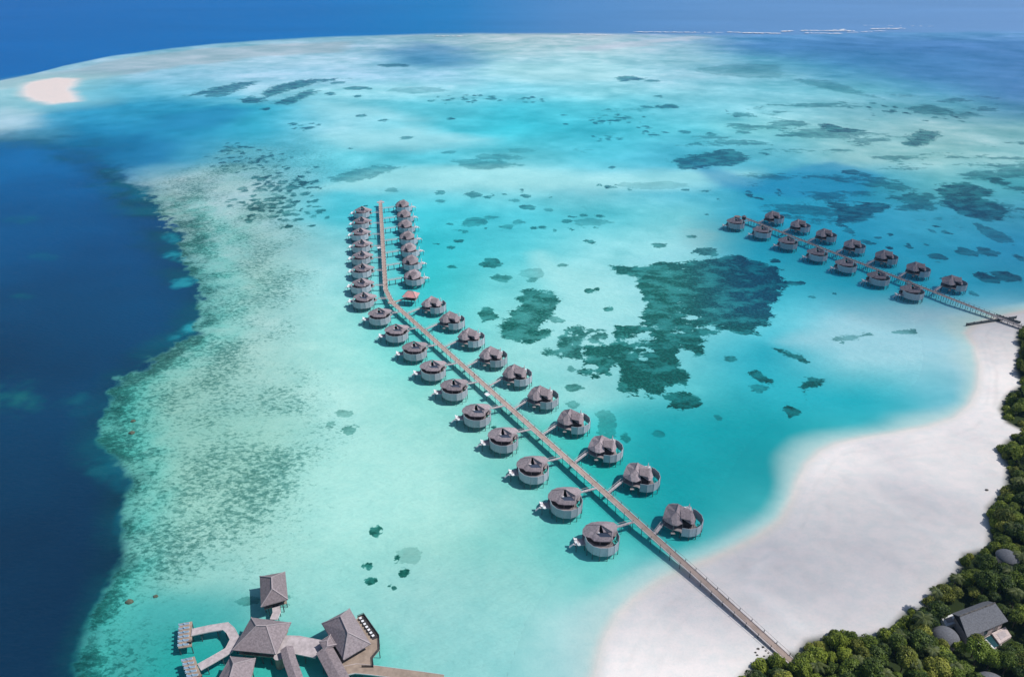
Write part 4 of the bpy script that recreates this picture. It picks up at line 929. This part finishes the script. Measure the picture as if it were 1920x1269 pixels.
boardwalk('covered_walkway', [(1105, 640), (1160, 740), (1225, 860), (1250, 920)], 5.2, 5.0, 'straight grey thatched walkway below the small square link roof', roof=True, cat='covered walkway')
boardwalk('boardwalk', [(1225, 800), (1330, 778), (1440, 788), (1700, 822), (1960, 858)], 3.2, 2.4, 'tan boardwalk leaving the corner pavilion along the bottom edge of the photo', m=M['deck_tan'])
r = hip_building('link_roof', [(1105, 652), (1197, 603), (1155, 528), (1068, 585)], [(1128, 618), (1130, 580)], 5.6, 6.5, 'small square link roof between the deck bridge and the corner pavilion', 'link roof', M['thatch_dark'], nposts=1, over=.85, floor=False)
# terrace of the corner pavilion
TP = PZ([(1345, 412), (1390, 394), (1502, 552), (1506, 640), (1455, 700), (1460, 770), (1375, 770), (1300, 800), (1235, 775), (1180, 690), (1150, 620), (1240, 560)], 2.4); c = cen(TP)
r = empty('terrace', (*c, 0)); tag(r, 'tan restaurant terrace on stilts wrapping the right side of the corner pavilion', 'terrace')
TPl = [(p[0] - c[0], p[1] - c[1]) for p in TP]; MB().prism(TPl, 2.02, 2.396).build('deck', M['deck_tan'], r)
mb = MB()
for a, b in list(zip(TPl[:6], TPl[1:7])):
    mb.beam((*a, 3.4), (*b, 3.4), .14, .12); mb.beam((*a, 2.75), (*b, 2.75), .08, .6)
mb.build('railing', M['dark_wood'], r)
for a in TPl: MB().beam((a[0] * .97, a[1] * .97, -1.75), (a[0] * .97, a[1] * .97, 2.05), .22, .22).build('post', M['post'], r)
ST = [(p[0] - c[0], p[1] - c[1]) for p in PZ([(1352, 420), (1385, 404), (1492, 556), (1455, 572)], 2.45)]
MB().prism(ST, 2.44, 2.55).build('dark_strip', M['dark_wood'], r)  # dark boards under the row of tables
for k in range(7):
    u_, v_ = 1368 + k * 15, 425 + k * 21; x, y, _ = PZ([(u_, v_)], 2.6)[0]
    q = empty('terrace_table', (x, y, 2.56)); tag(q, '%s small white table from the upper end of the dark terrace strip' % ORD[k], 'table', 'white tables on the dark terrace strip')
    MB().box((0, 0, .72), (.8, .8, .05), .6).build('tabletop', M['white'], q); MB().beam((0, 0, 0), (0, 0, .7), .1, .1).build('leg', M['post_pale'], q)
x, y, _ = PZ([(778, 700)], 2.4)[0]; r = empty('round_stair', (x, y, 0)); tag(r, 'small round pale stair drum under the front corner of the largest pavilion', 'stair')
MB().tube([(0, 0, -1.7), (0, 0, 3.0)], [1.3, 1.3], 12).build('drum', M['deck_tan'], r); MB().tube([(0, 0, 3.0), (0, 0, 3.1)], [1.5, 1.5], 12).build('landing', M['deck_pale'], r)

# lounger platforms, loungers and parasols
def platform(name, quad, label, rows, cols, gl, side, z=2.0):
    Q = PZ(quad, z); c = cen(Q); r = empty(name, (*c, 0)); tag(r, label, 'platform')
    q = [(p[0] - c[0], p[1] - c[1]) for p in Q]; MB().prism(q, z - .3, z).build('deck', M['deck_tan'], r)
    for a in q + [((q[0][0] + q[3][0]) / 2, (q[0][1] + q[3][1]) / 2), ((q[1][0] + q[2][0]) / 2, (q[1][1] + q[2][1]) / 2)]:
        MB().beam((a[0] * .93, a[1] * .93, -1.75), (a[0] * .93, a[1] * .93, z - .25), .22, .22).build('post', M['post'], r)
    n = 0
    for i in range(rows):
        for j in range(cols):
            s = .07 + (.40 * j / max(1, cols - 1)); t = (i + .5) / rows
            L_ = [q[0][k] + (q[3][k] - q[0][k]) * t for k in (0, 1)]; R_ = [q[1][k] + (q[2][k] - q[1][k]) * t for k in (0, 1)]
            x, y = c[0] + L_[0] + (R_[0] - L_[0]) * (s + .1), c[1] + L_[1] + (R_[1] - L_[1]) * (s + .1); az = atan2(R_[1] - L_[1], R_[0] - L_[0])
            o = empty('sun_lounger', (x, y, z), az); n += 1
            tag(o, '%s blue and white lounger, %s from the top, on the %s platform' % ('outer' if j == 0 else 'inner', ORD[i], side), 'lounger', gl)
            MB().box((0, 0, .22), (1.75, .74, .12)).build('frame', M['white'], o); MB().box((.2, 0, .34), (1.25, .62, .1)).build('mattress', M['cushion_blue'], o)
            MB().beam((-.42, 0, .36), (-.88, 0, .75), .66, .1).build('backrest', M['cushion_blue'], o)
            for a in (-.7, .7):
                for b in (-.3, .3): MB().beam((a, b, 0), (a, b, .18), .06, .06).build('leg', M['white'], o)
    x, y = c[0] + q[2][0] * .75, c[1] + q[2][1] * .72
    o = empty('towel_cabinet', (x, y, z)); tag(o, 'dark towel cabinet on the tan boards of the %s platform' % side, 'cabinet')
    MB().box((0, 0, .5), (.9, .8, 1.0)).build('body', M['dark_wood'], o); MB().box((0, 0, 1.04), (1.0, .9, .08)).build('lid', M['wood'], o)
platform('lounger_platform', [(64, 455), (155, 438), (152, 618), (55, 632)], 'upper tan lounger platform at the end of the horseshoe boardwalk', 6, 2, 'loungers on the upper platform', 'upper')
platform('lounger_platform', [(80, 712), (172, 690), (235, 868), (135, 880)], 'lower tan lounger platform at the bottom edge of the photo', 6, 2, 'loungers on the lower platform', 'lower')

# ------------------------------------------------------------------ houses among the trees
GH = (1380, 1020, 3.556)
def PH(pts, z): return PZ(pts, z, GH)
r = empty('beach_house', (*cen(PH([(1545, 625), (1815, 510), (1670, 375), (1440, 460)], 6)), 0)); c = r.location
tag(r, 'beach house with dark grey shingle gable roof among the trees', 'house')
E = [(p[0] - c.x, p[1] - c.y, 6.0) for p in PH([(1545, 625), (1815, 510), (1670, 375), (1440, 460)], 6.0)]
R = [(p[0] - c.x, p[1] - c.y, 8.6) for p in PH([(1490, 480), (1728, 390)], 8.6)]
rf = MB().slabroof([(E[0], E[1], R[1], R[0]), (E[2], E[3], R[0], R[1])], .3).build('roof', M['shingle'], r)
MB().beam((R[0][0], R[0][1], 8.66), (R[1][0], R[1][1], 8.66), .4, .2).build('ridge_cap', M['rock'], rf)
bd = inset([p[:2] for p in E], .86); MB().prism(bd, .5, 5.9).build('wall', M['terrace'], r)
MB().add([(E[0][0] * .97, E[0][1] * .97, 5.7), (E[3][0] * .97, E[3][1] * .97, 5.7), (R[0][0] * .97, R[0][1] * .97, 8.3)], [(0, 1, 2)]).build('gable', M['dark_wood'], r)
for k in range(3):
    t0 = .1 + .3 * k; p = [bd[0][i] + (bd[1][i] - bd[0][i]) * (t0 + .12) for i in (0, 1)]; az = atan2(bd[1][1] - bd[0][1], bd[1][0] - bd[0][0])
    f = MB().box((p[0] + sin(az) * .04, p[1] - cos(az) * .04, 3.6), (2.0, .16, 2.6), az).build('window', M['white'], r); MB().box((p[0] + sin(az) * .14, p[1] - cos(az) * .14, 3.6), (1.7, .06, 2.3), az).build('pane', M['glass'], f)
for nm, pts, z, m, lab in (('sun_terrace', [(1705, 592), (1795, 548), (1838, 612), (1758, 662)], 2.6, 'terrace', 'pinkish paved terrace in front of the beach house'),
                           ('pool_terrace', [(1607, 660), (1668, 632), (1732, 700), (1650, 726)], 2.6, 'white', 'white paved pool edge in front of the beach house'),
                           ('side_terrace', [(1372, 492), (1445, 462), (1478, 520), (1400, 545)], 3.2, 'white', 'white flat roofed wing left of the beach house')):
    P = PH(pts, z); cc = cen(P); o = empty(nm, (*cc, 0)); tag(o, lab, 'terrace')
    q = [(p[0] - cc[0], p[1] - cc[1]) for p in P]; MB().prism(q, .4, z).build('slab', M[m], o); MB().prism(inset(q, .55), z, z + .06).build('inner_paving', M['deck_pale'], o)
P = PH([(1625, 640), (1700, 598), (1775, 672), (1715, 700)], 1.9); cc = cen(P); o = empty('plunge_pool', (*cc, 0)); tag(o, 'dark teal plunge pool between the two terraces of the beach house', 'pool')
q = [(p[0] - cc[0], p[1] - cc[1]) for p in P]; MB().prism(q, .3, 2.0).build('basin', M['terrace'], o); MB().prism(inset(q, .9), 2.0, 2.05).build('pool_water', M['pool'], o)
def dome(u_, v_, ru, z, label, m=M['shingle'], zt=2.2):
    x, y = W(u_, v_, z); X = W(u_ + ru, v_, z)[0] - x; r = empty('round_house', (x, y, 0)); tag(r, label, 'round house')
    n = 20; mb = MB(); pr = [(1.0, 0), (.97, .12), (.8, .5), (.5, .82), (.2, .97), (.03, 1.0)]; vs = []; fs = []
    for a, h in pr: vs += [(X * a * cos(2 * pi * k / n), X * a * sin(2 * pi * k / n), z + zt * h) for k in range(n)]
    for i in range(len(pr) - 1): fs += [(i * n + k, i * n + (k + 1) % n, (i + 1) * n + (k + 1) % n, (i + 1) * n + k) for k in range(n)]
    fs.append(tuple((len(pr) - 1) * n + k for k in range(n))); fs.append(tuple(range(n))[::-1])
    mb.add(vs, fs).build('roof', m, r, True); MB().tube([(0, 0, .5), (0, 0, z + .05)], [X * .85, X * .85], 18).build('wall', M['terrace'], r)
dome(1773.7, 1192, 24, 4.6, 'round grey roofed outbuilding left of the beach house')
dome(1889, 1044, 20, 7.5, 'round grey roofed house half hidden by trees above the beach house')
dome(1862, 1284, 30, 5.5, 'round grey roofed house at the bottom edge right of the thicket')

# ------------------------------------------------------------------ vegetation
def leaf_mat(name, lo, hi, seed):
    m = bpy.data.materials.new(name); m.use_nodes = True; nt = m.node_tree; N = nt.nodes; Lk = nt.links; b = N['Principled BSDF']
    b.inputs['Roughness'].default_value = .55; b.inputs['Specular IOR Level'].default_value = .25
    tc = N.new('ShaderNodeTexCoord'); oi = N.new('ShaderNodeObjectInfo'); ad = N.new('ShaderNodeVectorMath'); ad.operation = 'ADD'
    Lk.new(tc.outputs['Object'], ad.inputs[0]); Lk.new(oi.outputs['Location'], ad.inputs[1])
    z = N.new('ShaderNodeTexNoise'); z.inputs['Scale'].default_value = .55; z.inputs['Detail'].default_value = 7; z.inputs['Roughness'].default_value = .7; Lk.new(ad.outputs[0], z.inputs['Vector'])
    mp = N.new('ShaderNodeMath'); mp.operation = 'MULTIPLY_ADD'; mp.inputs[1].default_value = .32; mp.inputs[2].default_value = -.16; Lk.new(oi.outputs['Random'], mp.inputs[0])
    a2 = N.new('ShaderNodeMath'); a2.operation = 'ADD'; Lk.new(z.outputs[0], a2.inputs[0]); Lk.new(mp.outputs[0], a2.inputs[1])
    cr = N.new('ShaderNodeValToRGB'); cr.color_ramp.elements[0].position = .32; cr.color_ramp.elements[1].position = .68
    cr.color_ramp.elements[0].color = (*lo, 1); cr.color_ramp.elements[1].color = (*hi, 1); Lk.new(a2.outputs[0], cr.inputs[0]); Lk.new(cr.outputs[0], b.inputs['Base Color'])
    return m
LM = [leaf_mat('leaf_dark', (.020, .045, .010), (.15, .21, .024), 1), leaf_mat('leaf_mid', (.034, .068, .010), (.26, .32, .034), 2), leaf_mat('leaf_olive', (.05, .075, .012), (.34, .35, .055), 3)]
PALM = leaf_mat('palm_leaf', (.04, .06, .02), (.15, .175, .05), 4)
def crown_mesh(rad, hgt, n, seed, m):
    rr = random.Random(seed); blobs = []
    for k in range(rr.randint(9, 13)):
        a = rr.uniform(0, 2 * pi); q = rad * .74 * math.sqrt(rr.random()); br = rad * rr.uniform(.24, .46)
        blobs.append((q * cos(a), q * sin(a), hgt * (1 - .42 * (q / rad) ** 2) - br * rr.uniform(.7, 1.0), br))
    blobs.append((0, 0, hgt * .45, rad * .75))
    mb = MB(); tot = sum(b[3] ** 2 for b in blobs)
    for (bx_, by_, bz_, br) in blobs:
        for k in range(int(n * br * br / tot)):
            z = rr.uniform(-.45, 1); t = rr.uniform(0, 2 * pi); s = math.sqrt(max(0, 1 - z * z)); d = Vector((s * cos(t), s * sin(t), z))
            p = Vector((bx_, by_, bz_)) + d * br * rr.uniform(.84, 1.08); sz = rr.uniform(.16, .34)
            nn = (d + Vector((rr.uniform(-.8, .8), rr.uniform(-.8, .8), rr.uniform(-.3, .9)))).normalized()
            u_ = nn.orthogonal().normalized(); w_ = nn.cross(u_); a = rr.uniform(0, 2 * pi); e1 = u_ * cos(a) + w_ * sin(a); e2 = nn.cross(e1)
            mb.add([p - e1 * sz, p + e2 * sz * .6, p + e1 * sz * 1.1, p - e2 * sz * .6], [(0, 1, 2, 3)])
    return mb.mesh('crown', m)
CR = [crown_mesh(3.5, 3.6, 2300, i, LM[(0, 1, 2, 0, 1, 0)[i]]) for i in range(6)]
SH = [crown_mesh(2.4, 2.0, 1300, 50 + i, LM[(1, 1, 2)[i]]) for i in range(3)]
TRM = MB().tube([(0, 0, 0), (.1, .05, 2), (.0, .0, 4)], [.25, .18, .1], 6).beam((.05, 0, 2), (1.4, .6, 4.2), .12, .12).beam((.05, 0, 1.8), (-1.2, -.9, 4.0), .12, .12).beam((.05, 0, 2.2), (.2, -1.5, 4.2), .1, .1).mesh('trunk', M['trunk'])
VG = ground(VEG); HOUSE = [(cen(PH([(1600, 520)], 3)), 8.6), (cen(PH([(1500, 560)], 2)), 6.5), (cen(PH([(1640, 660)], 2)), 6.5), (cen(PH([(1760, 610)], 2)), 7.5), (cen(PH([(1425, 520)], 2)), 3.5), (W(1773, 1194, 3), 5.5), (W(1884, 1050, 4), 5.6), (W(1862, 1284, 3), 6.0)]
rr = random.Random(21); pts = []; tries = 0
jend = J1[0]
cand = []
for _ in range(30000):
    x = rr.uniform(40, 420); y = rr.uniform(140, 420); u_, v_ = chart(np.array([x]), np.array([y])); u_, v_ = float(u_[0]), float(v_[0])
    if u_ > 1975 or v_ > 1330 or v_ < 560: continue
    cand.append((x, y))
cx_ = np.array(cand); dvg = sdf(VG, cx_[:, 0], cx_[:, 1])
for (x, y), d in zip(cand, dvg):
    if d > -1.6: continue
    edge = d > -4.2; u_, v_ = [float(q[0]) for q in chart(np.array([x]), np.array([y]))]
    sp = (2.5 if edge else 3.45) * (1 + max(0, (y - 230)) / 240)
    if any(hypot(x - h[0][0], y - h[0][1]) < h[1] for h in HOUSE): continue
    if v_ > 1150 and abs((x - jend[0]) * cos(AZ1 - pi / 2) + (y - jend[1]) * sin(AZ1 - pi / 2)) < 2.6 and (x - jend[0]) * cos(AZ1) + (y - jend[1]) * sin(AZ1) > -3: continue
    if any(hypot(x - p[0], y - p[1]) < sp for p in pts): continue
    pts.append((x, y, edge, v_, u_, d))
print('trees', len(pts))
zones = {}
for i, (x, y, edge, v_, u_, d) in enumerate(pts):
    z0 = gz(x, y) - .2; s = rr.uniform(.6, 1.15) * (1 + max(0, (y - 230)) / 420)
    o = empty('shrub' if edge else 'tree', (x, y, z0), rr.uniform(0, 6.28)); o.scale = (s, s, s * rr.uniform(.85, 1.45))
    zone = 'upper' if v_ < 800 else ('middle' if v_ < 1030 else ('corner' if u_ > 1690 else 'bottom'))
    where = {'upper': 'on the narrow beach edge near the far jetty', 'middle': 'on the beach edge beside the bay', 'corner': 'in the thicket round the beach house', 'bottom': 'in the thicket where the long jetty lands'}[zone]
    if edge:
        me_ = SH[rr.randrange(3)]; tag(o, 'low beach shrub at the sand line, ' + where, 'shrub', 'beach shrubs ' + where); th = 0.0
    else:
        me_ = CR[rr.randrange(6)]; tag(o, 'dense broadleaf tree, clumped crown, ' + where, 'tree', 'broadleaf trees ' + where); th = min(3.4, 1.2 + (-d - 4) * .35) * rr.uniform(.7, 1.25)
    c = bpy.data.objects.new('crown', me_); COL.objects.link(c); c.parent = o; c.location = (0, 0, th)
    t = bpy.data.objects.new('trunk', TRM); COL.objects.link(t); t.parent = o
    if edge: t.scale = (.5, .5, .3)
# coconut palms rising out of the thicket
def frond(mb, az, droop, L_, rr):
    pts_ = []
    for k in range(9):
        t = k / 8; pts_.append((L_ * (t * (1 - .18 * t * t)), L_ * (droop[0] * t - droop[1] * t * t)))
    for k in range(8):
        (r0, z0), (r1, z1) = pts_[k], pts_[k + 1]
        wv = .62 * (1 - (k / 8) ** 2) + .08
        for s in (-1, 1):
            for q in range(2):
                f = q / 2; rA = r0 + (r1 - r0) * f; zA = z0 + (z1 - z0) * f; rB = rA + (r1 - r0) * .38; zB = zA + (z1 - z0) * .38
                P_ = [(rA, 0, zA), (rB, 0, zB), (rB + .38, s * wv, zB - .28), (rA + .30, s * wv * .9, zA - .30)]
                P_ = [(p[0] * cos(az) - p[1] * sin(az), p[0] * sin(az) + p[1] * cos(az), p[2]) for p in P_]; mb.add(P_, [(0, 1, 2, 3)])
def palm(u_, v_, hgt, L_, label, seed):
    x, y = W(u_, v_, hgt + 1); rr = random.Random(seed); z0 = 1.2
    o = empty('palm_tree', (x, y, z0)); tag(o, label, 'palm', 'coconut palms standing out of the thicket')
    lean = (rr.uniform(-.8, .8), rr.uniform(-.8, .8)); tp = [(lean[0] * (1 - t) ** 2 * -1, lean[1] * (1 - t) ** 2 * -1, hgt * t) for t in (0, .25, .5, .75, 1)]
    MB().tube(tp, [.24, .19, .16, .14, .13], 7).build('trunk', M['trunk'], o)
    for k in range(15):
        mb = MB(); frond(mb, 2 * pi * k / 15 + rr.uniform(-.15, .15), (rr.uniform(.1, .75), rr.uniform(.55, .95)), L_ * rr.uniform(.85, 1.1), rr); f = mb.build('frond', PALM, o); f.location = (0, 0, hgt)
for i, (u_, v_, h_, L_, lab) in enumerate([(1756, 1108, 9.5, 2.6, 'slim palm silhouetted on the sand edge above the thicket'), (1732, 1158, 8.5, 3.6, 'large palm left of the round outbuilding'), (1531, 1244, 6.5, 3.4, 'wide palm beside the landing of the long jetty'),
        (1712, 1238, 8, 3.2, 'palm deep in the thicket below the round outbuilding'), (1748, 1216, 7.5, 3.2, 'palm just below the round outbuilding'), (1894, 1068, 8, 3.4, 'palm in front of the upper round house'),
        (1913, 1040, 8.5, 3.2, 'palm right of the upper round house at the photo edge'), (1660, 1262, 8, 3.2, 'palm at the bottom edge in the middle of the thicket'), (1905, 1108, 7.5, 3.0, 'palm above the right end of the beach house roof'), (1900, 985, 7, 3.0, 'palm at the right edge beside the bay'), (1608, 1238, 7, 3.0, 'palm in the thicket right of the jetty landing palm'), (1795, 1082, 7.5, 2.8, 'palm between the slim sand edge palm and the upper round house'), (1690, 1190, 7, 3.0, 'palm near the sand left of the large palm'), (1912, 900, 7, 3.0, 'palm at the right edge above the lone beach boulder'), (1790, 1245, 7.5, 3.1, 'palm below the white pool edge of the beach house'), (1465, 1262, 6.5, 2.8, 'palm left of the jetty landing at the bottom edge')]):
    palm(u_, v_, h_, L_, lab, 300 + i)

# ------------------------------------------------------------------ rocks, surf, visitors
def rock(x, y, z, s, m, label, group, seed, name='rock'):
    rr = random.Random(seed); n = 9; rings = [(0.95, -.5), (1.0, 0), (.78, .35), (.4, .55)]; vs = []; fs = []
    ph = rr.uniform(0, 6)
    for a, h in rings: vs += [(s * a * (1 + .22 * sin(2 * k + ph) + rr.uniform(-.1, .1)) * cos(2 * pi * k / n), s * .75 * a * (1 + .2 * cos(3 * k + ph)) * sin(2 * pi * k / n), s * h * rr.uniform(.8, 1.1)) for k in range(n)]
    for i in range(3): fs += [(i * n + k, i * n + (k + 1) % n, (i + 1) * n + (k + 1) % n, (i + 1) * n + k) for k in range(n)]
    fs += [tuple(3 * n + k for k in range(n)), tuple(range(n))[::-1]]
    o = MB().add(vs, fs).build(name, m, None, False); o.location = (x, y, z); tag(o, label, 'rock', group)
for i, (a, b, s) in enumerate([(1422, 1214, .5), (1431, 1211, .45), (1417, 1221, .4), (1420, 1226, .4), (1436, 1218, .35), (1428, 1232, .4), (1441, 1222, .3), (1433, 1228, .35)]):
    x, y = W(a, b, 1.6); rock(x, y, gz(x, y) + .1, s, M['rock'], 'small dark boulder on the sand left of the long jetty landing', 'small boulders by the jetty landing', i)
for i, (a, b, s, lab) in enumerate([(242, 1125, 1.5, 'brown coral boulder on the reef edge left of the horseshoe boardwalk'), (249, 787, 1.2, 'upper brown coral boulder on the left reef edge'), (247, 809, 1.5, 'lower brown coral boulder on the left reef edge'), (291, 1115, .9, 'small brown coral boulder right of the larger reef edge boulder')]):
    x, y = W(a, b, -.8); rock(x, y, -1.45, s, M['coral_rock'], lab, 'coral boulders on the reef edge', 40 + i, 'coral_boulder')
for i, (a, b, s, lab) in enumerate([(1850, 918, .7, 'small dark boulder lying alone on the sand near the shrubs')]):
    x, y = W(a, b, 1.5); rock(x, y, gz(x, y) + .2, s, M['rock'], lab, None, 60)
# timber groynes in the shallows by the far jetty
for (a, b, lab) in (((1812, 609), (1905, 596), 'long low dark timber groyne on the sand beneath the far jetty'), ((1868, 592), (1912, 606), 'short dark timber groyne crossing under the far jetty')):
    p, q = W(*a, .6), W(*b, .6); r = empty('groyne', ((p[0] + q[0]) / 2, (p[1] + q[1]) / 2, 0)); tag(r, lab, 'groyne')
    P_, Q_ = ((p[0] - q[0]) / 2, (p[1] - q[1]) / 2), ((q[0] - p[0]) / 2, (q[1] - p[1]) / 2); MB().beam((*P_, .7), (*Q_, .9), .7, 1.6).build('wall', M['post'], r)
    for k in range(8): t = k / 7; MB().beam((P_[0] + (Q_[0] - P_[0]) * t, P_[1] + (Q_[1] - P_[1]) * t, -1.5), (P_[0] + (Q_[0] - P_[0]) * t, P_[1] + (Q_[1] - P_[1]) * t, 1.9), .4, .4).build('pile', M['dark_wood'], r)
# surf on the outer reef crest
mb = MB(); rr = random.Random(4)
for (a, b, c_, d_, n, w) in [(225, 128, 370, 132, 20, 5), (470, 120.5, 700, 122, 34, 6), (820, 122, 1000, 126, 26, 8), (1015, 118, 1050, 117, 8, 10), (1080, 115, 1280, 116, 32, 9), (1100, 124, 1240, 127, 22, 7), (1350, 109, 1470, 107, 20, 10), (1220, 113, 1250, 110, 6, 12), (-285, 136, -170, 136, 14, 5), (1270, 122, 1400, 116, 14, 5), (700, 123, 820, 122, 8, 3), (1330, 96, 1600, 100, 10, 2)]:
    for k in range(n):
        t = (k + rr.uniform(-.9, .9)) / n; u_, v_ = P2([(a + (c_ - a) * t, b + (d_ - b) * t)], *G2)[0]; x, y = W(u_, v_, 0); y += rr.uniform(-1, 1) * w * .9; L_ = rr.uniform(2, 10); ww = w * rr.uniform(.18, .65); az = rr.uniform(-.2, .2)
        m_ = 14; q_ = [rr.uniform(.55, 1.2) for _ in range(m_)]
        vs = [(x + L_ * q_[j] * cos(2 * pi * j / m_), y + ww * q_[j] * sin(2 * pi * j / m_) + L_ * cos(2 * pi * j / m_) * sin(az), .05) for j in range(m_)]
        vs += [(x + (p[0] - x) * .5, y + (p[1] - y) * .5, .4) for p in vs]; mb.add(vs, [tuple(range(m_))[::-1], tuple(range(m_, 2 * m_))] + [(j, (j + 1) % m_, m_ + (j + 1) % m_, m_ + j) for j in range(m_)])
o = mb.build('surf', M['foam']); tag(o, 'white surf breaking along the outer reef crest', kind='stuff')

def person(u_, v_, az, label, shirt, seed):
    x, y = W(u_, v_, ZD); o = empty('person', (x, y, ZD), az); tag(o, label, 'person')
    V = [(0, 0, .95), (0, 0, 1.2), (0, 0, 1.42), (0, 0, 1.52), (.02, 0, 1.66), (0, .1, .9), (.14, .11, .5), (.02, .11, .07), (.14, .12, .04), (0, -.1, .9), (-.02, -.11, .5), (-.24, -.11, .12), (-.14, -.12, .05),
         (0, .2, 1.40), (-.08, .25, 1.14), (.02, .26, .9), (0, -.2, 1.40), (.08, -.25, 1.14), (.2, -.25, .94)]
    Rr = [.14, .13, .14, .055, .10, .09, .06, .045, .04, .09, .06, .045, .04, .055, .042, .035, .055, .042, .035]
    E_ = [(0, 1), (1, 2), (2, 3), (3, 4), (0, 5), (5, 6), (6, 7), (7, 8), (0, 9), (9, 10), (10, 11), (11, 12), (2, 13), (13, 14), (14, 15), (2, 16), (16, 17), (17, 18)]
    me = bpy.data.meshes.new('body'); me.from_pydata(V, E_, []); me.materials.append(M['skin']); b = bpy.data.objects.new('body', me); COL.objects.link(b); b.parent = o
    sk = b.modifiers.new('skin', 'SKIN')
    for i, q in enumerate(me.skin_vertices[0].data): q.radius = (Rr[i], Rr[i]); q.use_root = i == 0
    b.modifiers.new('sub', 'SUBSURF').levels = 1; b.modifiers['sub'].render_levels = 1
    MB().tube([(0, 0, .98), (0, 0, 1.2), (0, 0, 1.42), (0, 0, 1.47)], [.165, .16, .19, .09], 10).build('shirt', shirt, o)
    MB().tube([(0, .1, .98), (.10, .11, .6)], [.13, .10], 8).build('trouser_leg', M['cloth'], o); MB().tube([(0, -.1, .98), (-.02, -.11, .6)], [.13, .10], 8).build('trouser_leg', M['cloth'], o)
    MB().tube([(.0, 0, 1.66), (-.01, 0, 1.74), (-.01, 0, 1.79)], [.115, .105, .03], 8).build('hair', M['dark_wood'], o)
person(889.5, 705.5, AZ1, 'person in dark clothes walking on the long jetty between the villas', M['cloth'], 1)
person(724.3, 535.5, AZ1b, 'person in dark clothes walking just beyond the jetty bend', M['cloth'], 2)

# ------------------------------------------------------------------ haze: even, thin air round camera and scene, sky and clouds outside
m = bpy.data.materials.new('haze'); m.use_nodes = True; m.node_tree.nodes.remove(m.node_tree.nodes['Principled BSDF'])
v = m.node_tree.nodes.new('ShaderNodeVolumePrincipled'); v.inputs['Color'].default_value = (.28, .60, 1.0, 1); v.inputs['Density'].default_value = HAZE; v.inputs['Anisotropy'].default_value = 0.2
m.node_tree.links.new(v.outputs[0], m.node_tree.nodes['Material Output'].inputs['Volume'])
mb = MB(); mb.box((0, 6300, 98.8), (28400, 15800, 206.4)); o = mb.build('haze', m); tag(o, 'thin blue haze over the distant lagoon', kind='stuff')
